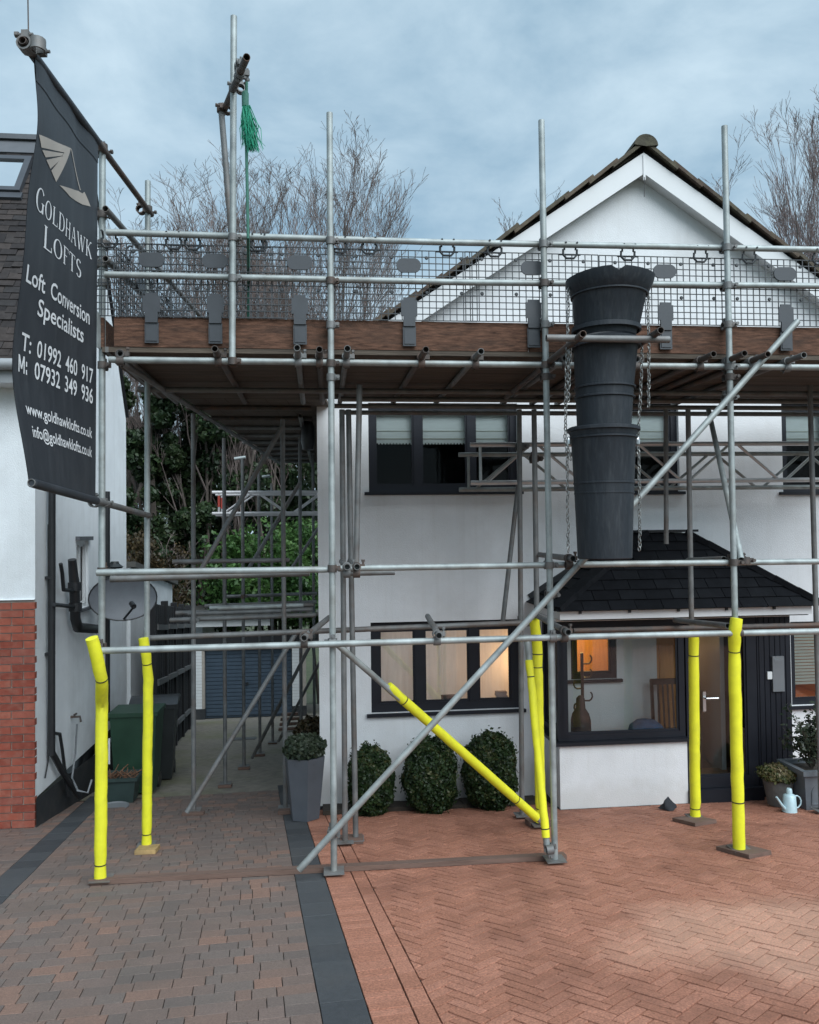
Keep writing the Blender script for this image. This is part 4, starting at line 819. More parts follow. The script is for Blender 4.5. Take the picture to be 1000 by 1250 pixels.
# ------------------------------------------------------------------ yellow foam sleeves
def sleeve(label, pts, r, ties=(), top_split=None):
    pts = [V(p) for p in pts]; root = thing('foam_sleeve', label, 'foam sleeve', pts[-1], 'yellow foam sleeves on the scaffold legs')
    P = []                      # resample with a little slack in the foam
    for a, b in zip(pts, pts[1:]):
        n = max(2, int((b-a).length/0.06)); P += [a+(b-a)*k/n+V((random.gauss(0, .0012), random.gauss(0, .0012), 0)) for k in range(n)]
    P.append(pts[-1]); n = len(P); cum = [0]
    for a, b in zip(P, P[1:]): cum.append(cum[-1]+(b-a).length)
    tt = [t*cum[-1] for t in ties]
    rr = [r*(1+random.gauss(0, .012))*(1-0.12*sum(math.exp(-((c-t)/0.02)**2) for t in tt)) for c in cum]
    q = MB(); q.tube([P[0]-(P[1]-P[0]).normalized()*0.004]+P, [r*0.6]+rr, 16); q.build('foam', 'foam', root, True)
    for t in tt:
        i = min(range(n), key=lambda k: abs(cum[k]-t)); i = min(max(i, 1), n-2); d = (P[i+1]-P[i-1]).normalized(); q = MB()
        q.lathe(P[i]-d*0.004, [(rr[i]*1.0, 0), (rr[i]*1.06, 0), (rr[i]*1.06, 0.008), (rr[i]*1.0, 0.008)], 16, d); q.build('cable_tie', 'black_tie', root, True)
sleeve('yellow foam sleeve with bent top on the standard under the banner', [at(112, 779, FY-0.12), at(117, 797, FY-0.09), at(124, 829, FY-0.02), at(124.5, 860, F1Y), at(122.5, 1076, F1Y)], 0.044, (0.16, 0.94))
Y2 = LS[0][0].y
sleeve('yellow foam sleeve on the post standing on a pale timber block', [at(175, 779, Y2-0.06), at(178.5, 800, Y2-0.05), at(181, 830, Y2), at(179, 1036, Y2)], 0.042, (0.13, 0.93))
sleeve('yellow foam sleeve on the upright at the porch corner, behind a leaning one', [at(652, 756, RY-0.03), at(656, 790, RY), at(660, 1003, RY)], 0.047, (0.16, 0.24, 0.94))
sleeve('thin yellow foam sleeve on the leaning stay beside a bare standard', [at(646, 806, FY+0.16), at(666.5, 1022, FY-0.02)], 0.031, (0.09, 0.93))
sleeve('yellow foam sleeve on the diagonal brace in front of the box shrubs', [at(474, 838, 6.44), at(500, 861, 6.52), at(655, 998, RY-0.19)], 0.039, (0.08, 0.84))
sleeve('narrower yellow foam sleeve on the post in front of the porch window and door', [at(847.5, 765, RY-0.03), at(847, 800, RY), at(849, 1003, RY)], 0.047, (0.16, 0.94))
sleeve('yellow foam sleeve on the standard before the glazed porch door', [at(899, 755, FY-0.05), at(897.5, 770, FY-0.05), at(896.5, 795, FY), at(902.5, 1037, FY)], 0.047, (0.15, 0.78))

# ------------------------------------------------------------------ brick guards (mesh panels hung on the rails)
zt_g, zb_g = at(500, 306, FY+0.09).z, zdk+0.226
def guard(label, f, w=1.06, group='mesh guards along the front rail', seed=0, drop=0.0):
    """f(u, v, d): u along, v up, d towards the drive"""
    root = thing('brick_guard', label, 'mesh guard', f(0, zb_g, 0), group); h = zt_g-zb_g
    q = MB(); n = 20
    for i in range(n+1):
        u = -w/2+w*i/n; q.bar(f(u, zb_g, 0), f(u, zt_g, 0), 0.0065, 0.006, up=f(0, 0, 1)-f(0, 0, 0))
    nz_ = 11
    for k in range(nz_+1):
        v = zb_g+h*k/nz_; q.bar(f(-w/2, v, 0.002), f(w/2, v, 0.002), 0.006, 0.0065)
    q.build('mesh', 'guard_wire', root)
    for du in (-0.13, 0.14, 0.41, -0.40):
        for vv in (0.90, 0.40):
            q = MB(); q.lathe(f(du, zb_g+h*vv, 0.0), [(0.0, 0.012), (0.011, 0.010), (0.015, 0.0), (0.011, -0.008), (0, -0.008)], 10, f(0, 0, -1)-f(0, 0, 0)); q.build('boss', 'guard_wire', root)
    q = MB(); hw, hh = 0.095, 0.055; rim = []
    for k in range(24):
        t = 2*PI*k/24; rim.append(((hw-hh)*(1 if math.cos(t) > 0 else -1)+hh*math.cos(t), hh*math.sin(t)))
    cv = zb_g+h*0.78; A_ = [f(u, cv+v, 0.018) for u, v in rim]; B2_ = [f(u, cv+v, 0.004) for u, v in rim]; q.add(A_+B2_, [tuple(range(24)), tuple(range(47, 23, -1))]+[(i, 24+i, 24+(i+1) % 24, (i+1) % 24) for i in range(24)]); q.build('label_pad', 'guard_plastic', root)
    for du in (-0.30, 0.30):
        q = MB(); zc = zt_g
        q.tube([f(du-0.055, zc-0.005, 0.01), f(du-0.055, zc+0.035, 0.015)], 0.009, 6); q.tube([f(du+0.055, zc-0.005, 0.01), f(du+0.055, zc+0.035, 0.015)], 0.009, 6)
        q.tube([f(du-0.055, zc-0.005, 0.01), f(du-0.03, zc-0.035, 0.012), f(du+0.03, zc-0.035, 0.012), f(du+0.055, zc-0.005, 0.01)], 0.009, 6); q.tube([f(du-0.085, zc-0.005, 0.008), f(du+0.085, zc-0.005, 0.008)], 0.007, 6)
        for s_ in (-0.045, 0.045): q.tube([f(du+s_, zc+0.03, 0.012), f(du+s_, zc+0.055, 0.014), f(du+s_, zc+0.078, 0.035), f(du+s_, zc+0.074, 0.060)], 0.008, 6)
        q.build('hook', 'guard_wire', root)
    # foot clip gripping the toe board
    q = MB(); zc = zb_g
    for (a_, b_, va, vb, da, db) in ((-0.062, 0.062, 0.03, 0.15, 0.006, 0.020), (-0.045, 0.045, -0.05, 0.03, 0.006, 0.026), (-0.05, 0.05, -0.20, -0.05, 0.004, 0.014), (-0.04, 0.04, -0.185, -0.07, 0.014, 0.020), (-0.045, 0.045, 0.15, 0.172, 0.006, 0.018)):
        P = [f(u, zc+v, d_) for d_ in (da, db) for u, v in ((a_, va), (b_, va), (b_, vb), (a_, vb))]; q.add(P, [(3, 2, 1, 0), (4, 5, 6, 7), (0, 1, 5, 4), (1, 2, 6, 5), (2, 3, 7, 6), (3, 0, 4, 7)])
    q.build('foot_clip', 'guard_plastic', root)
txt = ['between the pulley upright and the banner end', 'right of the tall pulley upright', 'midway, with bare trees behind it', 'behind the bare standard left of the chute', 'directly above and right of the rubbish chute', 'over the long diagonal brace end, against the gable', ]
for i, px in enumerate((263, 366, 499, 650, 811, 957)):
    xg = at(px, 350, FY+0.09).x; yo = FY+0.088-(0.006 if i % 2 else 0)
    guard('black plastic mesh guard with oval pad, '+txt[i], (lambda u, v, d, xg=xg, yo=yo: V((xg+u, yo-d, v))), seed=i)
xg = at(158, 350, FY+0.09).x
guard('black plastic mesh guard at the corner end of the front rail', (lambda u, v, d: V((xg+0.16+u, FY+0.094-d, v))), w=0.9)
for i, yo in enumerate((6.75, 7.85)):
    guard(('nearer' if i == 0 else 'rear')+' mesh guard on the side rail running back from the banner', (lambda u, v, d, yo=yo: V((FS[0][1].x+0.10+(yo-6.1+u)*0.092+d*1.0, yo+u, v-0.02))), group='mesh guards on the side rail')

# ------------------------------------------------------------------ rubbish chute
CY = 5.66
def cpt(px, py): return at(px, py, CY)
def ring_r(xa, xb, py): return (cpt(xb, py)-cpt(xa, py)).length/2
top = cpt(744, 352); chute = thing('rubbish_chute', 'black plastic rubbish chute of three tapered buckets hung on chains', 'rubbish chute', cpt(738, 682))
def bucket(name, spec, flare=None, broken=False):
    """spec: (left px, right px, row) from top to bottom"""
    q = MB(); seg = 40; prof = []
    for xa, xb, py in spec: prof.append((cpt((xa+xb)/2, py), ring_r(xa, xb, py)))
    vs = []; n = len(prof)
    for inner in (0, 1):
        for i, (c, r) in enumerate(prof):
            for k in range(seg):
                t = 2*PI*k/seg; rr = r-(0.007 if inner else 0); z = 0
                if broken and i == 0: z = 0.006*math.sin(3*t+1)-(0.035 if 4.42 < t < 4.60 else 0)
                vs.append(V((c.x+rr*math.cos(t), CY+rr*math.sin(t), c.z+z)))
    fs = []
    for i in range(n-1):
        for k in range(seg):
            k2 = (k+1) % seg; fs.append((i*seg+k2, i*seg+k, (i+1)*seg+k, (i+1)*seg+k2)); o = n*seg; fs.append((o+i*seg+k, o+i*seg+k2, o+(i+1)*seg+k2, o+(i+1)*seg+k))
    for k in range(seg):
        k2 = (k+1) % seg; fs.append((k, k2, n*seg+k2, n*seg+k)); b_ = (n-1)*seg; fs.append((b_+k2, b_+k, n*seg+b_+k, n*seg+b_+k2))
    q.add(vs, fs); o = q.build(name, 'chute', chute, True)
    return o
def rib(parent, xa, xb, py, w=0.010):
    c = cpt((xa+xb)/2, py); r = ring_r(xa, xb, py); q = MB(); q.lathe((c.x, CY, c.z-w/2), [(r-0.003, -0.004), (r+0.008, 0), (r+0.008, w), (r-0.003, w+0.004)], 40); q.build('moulded_rib', 'chute', parent, True)
b1 = bucket('hopper', [(693, 796, 341), (694, 794, 349), (699, 789, 360), (701, 786, 363), (703, 779, 397), (705, 776, 404), (707, 774, 412)], broken=True); rib(b1, 700, 787, 362); rib(b1, 701, 779, 403, 0.03)
b2 = bucket('bucket', [(699, 779, 416), (699.5, 778, 422), (702, 776, 428), (704, 772, 470), (706, 769, 520), (707, 767, 545)]); rib(b2, 699, 779, 424, 0.014); rib(b2, 703.5, 773, 474); rib(b2, 704, 772, 486)
b3 = bucket('bucket', [(696, 777, 522), (696, 777, 527), (699, 774, 534), (703, 772, 600), (707, 770, 681), (708, 769, 682)]); rib(b3, 695.5, 778, 525, 0.02); rib(b3, 699, 775, 535); rib(b3, 703, 772, 590); rib(b3, 704, 771.5, 602)
_lk = MB(); n1, n2 = 10, 5
_ring = [V((0.0095*math.cos(2*PI*k/n1), 0, 0.017*math.sin(2*PI*k/n1))) for k in range(n1)]; _ring.append(_ring[0])
LINK = (_ring, 0.0042)
def chain(pts):
    q = MB(); pts = [V(p) for p in pts]; k = 0
    for a, b in zip(pts, pts[1:]):
        d = b-a; n = max(1, int(d.length/0.026)); u = d.normalized()
        for i in range(n):
            c = a+d*((i+0.5)/n)+V((random.gauss(0, .002), random.gauss(0, .002), 0)); th = (PI/2 if k % 2 else 0)+random.gauss(0.5, .15); k += 1
            sx = V((math.cos(th), math.sin(th), 0)); q.tube([c+sx*p.x+u*p.z for p in _ring], LINK[1], 5, cap=False)
    q.build('chain', 'chain', chute, True)
chain([at(694, 352, CY), at(693, 415, CY-0.05)]); chain([at(693, 415, CY-0.08), at(691, 470, CY-0.06), at(690, 535, CY)]); chain([at(692, 540, CY), at(693, 600, CY), at(694, 674, CY)]); chain([at(697, 420, CY-0.1), at(693.5, 490, CY-0.06)])
chain([at(791, 356, CY), at(792, 420, CY-0.03), at(792, 497, CY)]); chain([at(784, 420, CY-0.08), at(782, 480, CY-0.03), at(779, 535, CY)]); chain([at(779, 545, CY), at(781, 600, CY), at(781, 672, CY)])
chain([at(690, 537, CY), at(697, 562, CY-0.02)])
for px in (694.5, 778.5): q = MB(); p = at(px, 538, CY); q.lathe(p-V((0, 0, 0.03)), [(0.006, 0), (0.017, 0.004), (0.019, 0.03), (0.012, 0.055), (0.005, 0.06)], 8); q.build('shackle', 'steel', chute, True)
# tubes that carry the chute
zc = at(740, 413.5, CY-0.27).z
tube_part('chute_bearer', at(667, 412.5, CY-0.27), at(817, 414.5, CY-0.27), 'galv_old_shaded')
for xp, yp in ((712, 407.5), (807, 403)): a = at(xp, yp, CY-0.40); tube_part('transom', a, V((a.x+0.015, 7.6, a.z-0.03)), 'rusty')

# ------------------------------------------------------------------ banner
def line_to(pA, pB, pxt):
    t0, t1 = -6.0, 0.0
    for _ in range(40):
        m_ = (t0+t1)/2
        if proj(pA+(pB-pA)*m_)[0] < pxt: t0 = m_
        else: t1 = m_
    return pA+(pB-pA)*t0
tA, tB = at(125, 181, F1Y-0.05), at(180.5, 256, Y2-0.05); tN = line_to(tA, tB, 27)
bA, bB = at(125, 613.5, F1Y-0.05), at(180.5, 629, Y2-0.05); bN = line_to(bA, bB, 38)
tube_part('banner_pole', tN, tB+(tB-tA).normalized()*0.10, 'rusty'); tube_part('banner_pole', bN, bB+(bB-bA).normalized()*0.03, 'galv_old_shaded')
for p, ax_ in ((at(125, 181, F1Y), tB-tA), (at(180.5, 256, Y2), tB-tA), (at(125, 613, F1Y), bB-bA)): coupler(p, x=ax_, big=1.15)
coupler(tN+(tB-tA).normalized()*0.05, x=(0, 0, 1), z=(tB-tA), big=1.35)
tube_part('pole_wire', tN+V((0.02, 0.05, 0.0)), tN+V((0.01, 0.06, 0.45)), 'rusty', 0.004)
bu0 = line_to(tA, tB, 40); bu1 = line_to(tA, tB, 119); cu0 = line_to(bA, bB, 39); cu1 = line_to(bA, bB, 117.5)
def BS_(u, v, off=0.0):
    """banner surface; u 0 at the free end, v 0 at the top"""
    t = bu0+(bu1-bu0)*u; b = cu0+(cu1-cu0)*u; p = t+(b-t)*v
    e = (1-u); sag = V((-1, -0.1, 0)).normalized()
    k = 0.030*math.sin(PI*v)*e - 0.0
    g1 = -0.045*math.exp(-((v-0.16)/0.12)**2)*e**1.5 + 0.085*math.exp(-((v-0.74)/0.20)**2)*e**1.2
    rip = 0.006*math.sin(u*16+v*2)*math.exp(-v*2.2)+0.004*math.sin(u*8-v*3) + 0.010*math.exp(-((u-0.93)/0.05)**2)*math.sin(v*4)
    hd = (bu1-bu0); hd.z = 0; nrm = V((hd.y, -hd.x, 0)).normalized()
    return p + sag*(k+g1) + nrm*(rip+off)
bw = ((bu1-bu0).length+(cu1-cu0).length)/2; bhh = ((cu0-bu0).length+(cu1-bu1).length)/2
ban = thing('banner', 'dark grey loft company banner hanging between two scaffold poles', 'banner', cu1)
nu, nv = 36, 90; q = MB()
for off, flip in ((0.0, 0), (-0.003, 1)):
    vs = [BS_(i/nu, j/nv, off) for j in range(nv+1) for i in range(nu+1)]; w_ = nu+1
    fs = [(j*w_+i, (j+1)*w_+i, (j+1)*w_+i+1, j*w_+i+1) for j in range(nv) for i in range(nu)]
    q.add(vs, fs if not flip else [tuple(reversed(f)) for f in fs])
q.build('cloth', 'banner_cloth', ban, True)
q = MB(); vs = []
for off, v in ((0.004, 0.0), (0.004, 0.062)): vs += [BS_(i/nu, v, off) for i in range(nu+1)]
q.add(vs, [(i, nu+1+i, nu+2+i, i+1) for i in range(nu)]); q.build('pole_hem', 'banner_cloth', ban, True)
for (b0_, b1_) in ((bu0, bu1), (cu0, cu1)):
    q = MB(); q.tube([b0_, b1_], 0.029, 12); q.build('pole_pocket', 'banner_cloth', ban, True)
def print_mesh(name, tris2d, mat):
    """flat print: list of polygons in (u, v), laid on the cloth"""
    q = MB()
    def sub(a, b, c, l):
        if l == 0: q.add([BS_(u, v, 0.0035) for u, v in (a, b, c)], [(0, 1, 2)]); return
        m1, m2, m3 = [((p[0]+r_[0])/2, (p[1]+r_[1])/2) for p, r_ in ((a, b), (b, c), (c, a))]
        for t in ((a, m1, m3), (m1, b, m2), (m3, m2, c), (m1, m2, m3)): sub(*t, l-1)
    for pg in tris2d:
        if name == 'emblem':
            for i in range(1, len(pg)-1): sub(pg[0], pg[i], pg[i+1], 3)
        else: q.add([BS_(u, v, 0.0035) for u, v in pg], [tuple(range(len(pg)))])
    q.build(name, mat, ban)
def text_polys(s, u0, u1, vmid, hgt, bold=0.011):
    cu = bpy.data.curves.new('t', 'FONT'); cu.body = s; cu.resolution_u = 3; cu.offset = bold; cu.align_x = 'LEFT'
    o = bpy.data.objects.new('t', cu); COL.objects.link(o); bpy.context.view_layer.update()
    me = bpy.data.meshes.new_from_object(o.evaluated_get(bpy.context.evaluated_depsgraph_get()))
    vs = [v.co.copy() for v in me.vertices]; x0 = min(v.x for v in vs); x1 = max(v.x for v in vs)
    out = [[(u0+(u1-u0)*(vs[i].x-x0)/(x1-x0), vmid-(vs[i].y-0.35)*hgt) for i in p.vertices] for p in me.polygons]
    bpy.data.objects.remove(o); bpy.data.curves.remove(cu); bpy.data.meshes.remove(me); return out
def strokes(*segs):
    out = []
    for (x0, y0), (x1, y1), w0, w1 in segs:
        d = math.hypot(x1-x0, y1-y0); nx, ny = -(y1-y0)/d, (x1-x0)/d
        out.append([(x0+nx*w0/2, y0+ny*w0/2), (x0-nx*w0/2, y0-ny*w0/2), (x1-nx*w1/2, y1-ny*w1/2), (x1+nx*w1/2, y1+ny*w1/2)])
    return out
def arc(cx, cy, rx, ry, a0, a1, thick, thin=0.05, n=14):
    out = []
    for i in range(n):
        t0, t1 = R(a0+(a1-a0)*i/n), R(a0+(a1-a0)*(i+1)/n); f_ = lambda t: thin+(thick-thin)*abs(math.cos(t))**1.5
        o = lambda t: (cx+rx*math.cos(t), cy+ry*math.sin(t)); i_ = lambda t: (cx+(rx-f_(t))*math.cos(t), cy+(ry-f_(t))*math.sin(t))
        out.append([o(t0), o(t1), i_(t1), i_(t0)])
    return out
def sf(x, y, w=0.22): return strokes(((x-w/2, y), (x+w/2, y), 0.045, 0.045))
S = 0.13
GL = {'O': (0.78, arc(0.39, 0.5, 0.39, 0.52, 0, 360, 0.14, 0.045, 22)),
 'G': (0.78, arc(0.40, 0.5, 0.40, 0.52, 42, 322, 0.14, 0.045, 20)+strokes(((0.66, 0.0), (0.66, 0.42), S, S))+sf(0.66, 0.42, 0.26)),
 'L': (0.62, strokes(((0.15, 0), (0.15, 1), S, S), ((0.04, 0.025), (0.60, 0.025), 0.05, 0.05), ((0.585, 0), (0.585, 0.24), 0.05, 0.03))+sf(0.15, 0.98)),
 'D': (0.80, strokes(((0.15, 0), (0.15, 1), S, S))+arc(0.33, 0.5, 0.45, 0.5, -90, 90, 0.14, 0.045)+strokes(((0.04, 0.022), (0.35, 0.022), 0.045, 0.045), ((0.04, 0.978), (0.35, 0.978), 0.045, 0.045))),
 'H': (0.82, strokes(((0.15, 0), (0.15, 1), S, S), ((0.67, 0), (0.67, 1), S, S), ((0.15, 0.52), (0.67, 0.52), 0.05, 0.05))+sf(0.15, 0.02)+sf(0.15, 0.98)+sf(0.67, 0.02)+sf(0.67, 0.98)),
 'A': (0.80, strokes(((0.10, 0), (0.40, 1), 0.05, 0.05), ((0.68, 0), (0.40, 1), S, S), ((0.22, 0.36), (0.58, 0.36), 0.045, 0.045))+sf(0.10, 0.02)+sf(0.68, 0.02)),
 'W': (1.05, strokes(((0.10, 1), (0.32, 0), S, S), ((0.52, 0.95), (0.32, 0), 0.05, 0.05), ((0.52, 0.95), (0.74, 0), S, S), ((0.97, 1), (0.74, 0), 0.05, 0.05))+sf(0.10, 0.98)+sf(0.97, 0.98)),
 'K': (0.80, strokes(((0.15, 0), (0.15, 1), S, S), ((0.18, 0.45), (0.64, 1), 0.05, 0.05), ((0.32, 0.60), (0.70, 0), S, S))+sf(0.15, 0.02)+sf(0.15, 0.98)+sf(0.64, 0.98)+sf(0.70, 0.02)),
 'F': (0.60, strokes(((0.15, 0), (0.15, 1), S, S), ((0.04, 0.975), (0.56, 0.975), 0.05, 0.05), ((0.15, 0.52), (0.44, 0.52), 0.05, 0.05), ((0.55, 0.78), (0.55, 1.0), 0.03, 0.05))+sf(0.15, 0.02)),
 'T': (0.66, strokes(((0.33, 0), (0.33, 1), S, S), ((0.02, 0.975), (0.64, 0.975), 0.05, 0.05), ((0.03, 0.78), (0.03, 1.0), 0.03, 0.05), ((0.63, 0.78), (0.63, 1.0), 0.03, 0.05))+sf(0.33, 0.02)),
 'S': (0.55, arc(0.27, 0.75, 0.24, 0.27, 30, 255, 0.12, 0.055)+arc(0.27, 0.26, 0.25, 0.28, -150, 80, 0.12, 0.055)+strokes(((0.13, 0.60), (0.40, 0.42), 0.10, 0.10)))}
def serif(s, u0, u1, vbase, hgt, cap=1.35):
    x = 0; raw = []
    for i, c in enumerate(s):
        k = cap if i == 0 else 1.0; w, pg = GL[c]; raw += [[(x+px*k, py*k) for px, py in p] for p in pg]; x += (w+0.10)*k
    return [[(u0+(u1-u0)*px/x, vbase-py*hgt) for px, py in p] for p in raw]
print_mesh('serif_lettering', serif('GOLDHAWK', 0.08, 0.90, 0.348, 0.044, 1.25)+serif('LOFTS', 0.20, 0.76, 0.422, 0.046, 1.2), 'print_white')
for s, u0, u1, vm, hh_ in (('Loft Conversion', 0.04, 0.88, 0.508, 0.058), ('Specialists', 0.20, 0.80, 0.567, 0.058), ('T: 01992 460 917', 0.07, 0.94, 0.664, 0.058), ('M: 07932 349 936', 0.05, 0.945, 0.718, 0.058), ('www.goldhawklofts.co.uk', 0.10, 0.94, 0.818, 0.040), ('info@goldhawklofts.co.uk', 0.14, 0.94, 0.870, 0.040)):
    wd_ = s.split(' '); tot = len(s); pos = 0
    for w1 in wd_:
        if w1 == 'M:':
            ux = lambda x: u0+(u1-u0)*x/tot; top_, bot_ = vm-0.35*hh_, vm+0.35*hh_; hw_ = 0.10
            sg = [[(ux(x-hw_), top_), (ux(x-hw_), bot_), (ux(x+hw_), bot_), (ux(x+hw_), top_)] for x in (0.14, 1.06)]
            sg += [[(ux(a_-0.12), top_), (ux(0.60-0.10), bot_-0.008), (ux(0.60+0.10), bot_-0.008), (ux(a_+0.12), top_)] for a_ in (0.16, 1.04)]
            sg += [[(ux(1.42), v_), (ux(1.42), v_+0.2*hh_), (ux(1.62), v_+0.2*hh_), (ux(1.62), v_)] for v_ in (vm-0.18*hh_, vm+0.15*hh_)]
            print_mesh('lettering', sg, 'print_white'); pos += 3; continue
        print_mesh('lettering', text_polys(w1, u0+(u1-u0)*pos/tot, u0+(u1-u0)*(pos+len(w1)-0.12)/tot, vm, hh_), 'print_white'); pos += len(w1)+1
# roof shaped emblem of feathered bars over the name
def to_cloth(px, py):
    """where on the cloth (u, v) the printer's mark sits"""
    u, v = 0.5, 0.3
    for _ in range(40):
        x, y = proj(BS_(u, v)); dx, dy = px-x, py-y
        if abs(dx)+abs(dy) < 0.02: break
        e = 1e-3; xu, yu = proj(BS_(u+e, v)); xv, yv = proj(BS_(u, v+e)); a, b, c, d = (xu-x)/e, (xv-x)/e, (yu-y)/e, (yv-y)/e; D = a*d-b*c
        u += (d*dx-b*dy)/D; v += (a*dy-c*dx)/D
    return u, v
lg = [[to_cloth(*p) for p in pg] for pg in (((47, 164), (50, 180), (78, 186), (86, 181)), ((51, 183), (55, 192), (75, 190), (77, 187)), ((56, 195), (61, 206), (73, 195), (76, 190.5)), ((62, 208), (68, 222), (84, 188), (79, 188), (75, 192)),
      ((78, 185.5), (75, 191), (84, 188), (86, 181)), ((86, 181), (97, 232), (98, 232), (87, 182)), ((72, 226), (85, 240), (100, 249.5), (100, 236), (95, 233)), ((100, 236), (100, 249.5), (110, 252), (107, 244), (102.5, 234)))]
print_mesh('emblem', lg, 'print_taupe')

# ------------------------------------------------------------------ pulley rope with frayed green netting
rp = at(300, 112, FY-0.35); rope = thing('pulley_rope', 'hanging rope with frayed green netting tied below the pulley arm', 'rope', V((rp.x, rp.y, at(303, 392, FY-0.35).z)))
q = MB(); q.tube([at(301, 100, FY-0.35), at(300.5, 160, FY-0.35), at(303, 290, FY-0.33), at(303.5, 350, FY+0.4), at(303, 395, FY+0.5)], 0.011, 8); q.build('rope', 'rope_green', rope, True)
q = MB(); q.lathe(at(299.5, 131, FY-0.35), [(0.012, 0), (0.024, 0.005), (0.025, 0.10), (0.018, 0.112), (0, 0.113)], 10); q.build('rope_end', 'rope_green', rope, True)
q = MB(); n = 240
for k in range(n):
    t = random.random(); a = at(300+random.uniform(-4, 5), 131+random.uniform(-3, 9), FY-0.35+random.uniform(-.03, .03)); yb_ = 187-abs(random.gauss(0, 13)); b = at(299+(yb_-130)*0.17+random.gauss(0, 1.5+(yb_-130)*0.075), yb_, FY-0.35+random.uniform(-.06, .06)); mid = (a+b)/2+V((random.gauss(0.0, .018), random.gauss(0, .02), random.gauss(0, .02)))
    q.tube([a, mid, b], [0.0035, 0.003, 0.0015], 4)
for k in range(26):
    t = k/26*2*PI*4; q.tube([at(300, 130+k*0.9, FY-0.35)+V((0.022*math.cos(t), 0.022*math.sin(t), 0)), at(300, 131+k*0.9, FY-0.35)+V((0.022*math.cos(t+1), 0.022*math.sin(t+1), 0))], 0.007, 5)
q.build('netting', 'net_green', rope)

# ------------------------------------------------------------------ neighbouring house on the left
nc_ = on_ground(43, 1010); NX, NY = nc_.x, nc_.y
far = NY+2.2
for _ in range(60):
    if proj(V((NX, far, 1.0)))[0] < 153.5: far += 0.06
NF = far; zb_n = gz(NF)-0.3
eav = at(20, 447, NY).z; NRY = (NY+NF)/2; ridge_z = at(20, 176, NRY).z
nb = thing('neighbour_house', 'white and brick neighbouring house with brown tiled roof behind the banner', 'house', (NX-2, NY, gz(NY)))
bt = at(20, 731, NY).z; nzw = gz(NY)+0.16
q = MB(); q.quad((NX-5, NY, bt), (NX, NY, bt), (NX, NY, eav), (NX-5, NY, eav)); q.quad((NX-5, NY, bt), (NX-5, NY-0.03, bt-0.01), (NX, NY-0.03, bt-0.01), (NX, NY, bt)); q.build('front_wall', 'neighbour_white', nb)
sf_ = lambda u, v, d: V((NX-d, u, v)); wn = [at(93, 0, 9)]
def side_y(px):         # depth of the side wall at a picture column
    lo, hi = NY-1, NF+6
    for _ in range(40):
        m_ = (lo+hi)/2
        if proj(V((NX, m_, 1)))[0] < px: lo = m_
        else: hi = m_
    return lo
ya, yb = side_y(93.5), side_y(108); za, zb2 = at(100, 742, (ya+yb)/2).z, at(100, 660, (ya+yb)/2).z
q = MB(); pl0 = NY-0.0
wall_grid(q, sf_, NY, NF, gz(NY)+0.28, eav, [(ya, yb, za, zb2)], 0.10)
q.add([(NX, NY, eav), (NX, NF, eav), (NX, NRY, ridge_z-0.12)], [(0, 1, 2)]); q.quad((NX, NF, gz(NF)-0.3), (NX-5, NF, gz(NF)-0.3), (NX-5, NF, eav), (NX, NF, eav)); q.build('side_wall', 'neighbour_white', nb)
q = MB(); q.add([(NX+0.012, NY-0.004, gz(NY)-0.3), (NX+0.012, NF, gz(NF)-0.3), (NX+0.012, NF, gz(NY)+0.05), (NX+0.012, NY-0.004, gz(NY)+0.28)], [(0, 1, 2, 3)]); q.quad((NX-0.3, NY-0.004, gz(NY)-0.3), (NX+0.012, NY-0.004, gz(NY)-0.3), (NX+0.012, NY-0.004, gz(NY)+0.02), (NX-0.3, NY-0.004, gz(NY)+0.02)); q.build('plinth', 'plinth_black', nb)
frameset(nb, sf_, ya, yb, za, zb2, [(ya+yb)/2], fw=0.05, mw=0.06, mat='pvc_white', gmat='glass_dark', d0=0.03, sillmat='flashing')
q = MB(); q.box((NX-0.06, ya-0.04, zb2+0.004), (NX+0.05, yb+0.04, zb2+0.05)); q.build('window_canopy', 'flashing', nb)
room(nb, 'side_room', (NX-1.2, ya-0.2, za-0.1), (NX-0.10, yb+0.2, zb2+0.1), 'dark_room')
# brickwork below the render, brick by brick
q = MB(); q.quad((NX-5, NY-0.0, gz(NY)-0.2), (NX, NY-0.0, gz(NY)-0.2), (NX, NY-0.0, bt-0.01), (NX-5, NY-0.0, bt-0.01)); bw_ = q.build('brick_wall', 'mortar', nb)
bm = []
for ln in (0.213, 0.1015):
    for v_ in range(8):
        q = MB(); q.tone = (v_+0.5)/8; q.box((-ln/2, -0.012, -0.0325), (ln/2, 0.05, 0.0325)); bm.append((ln, q.mesh('brick', 'brick_red', (0, 0, 0))))
zr = gz(NY)+0.04; r_ = 0
while zr+0.0325 < bt-0.015:
    x = NX; first = True
    while x > NX-1.9:
        ln = 0.1015 if (first and r_ % 2) else 0.213; first = False
        me = random.choice([b for l, b in bm if l == ln]); inst('brick', me, (x-ln/2, NY-0.004+random.gauss(0, .0012), zr), (0, 0, random.gauss(0, .004)), bw_); x -= ln+0.011
    zr += 0.076; r_ += 1
q = MB(); q.box((NX-5, NY-0.045, gz(NY)-0.2), (NX+0.005, NY-0.001, gz(NY)+0.0)); q.build('footing', 'mortar', nb)
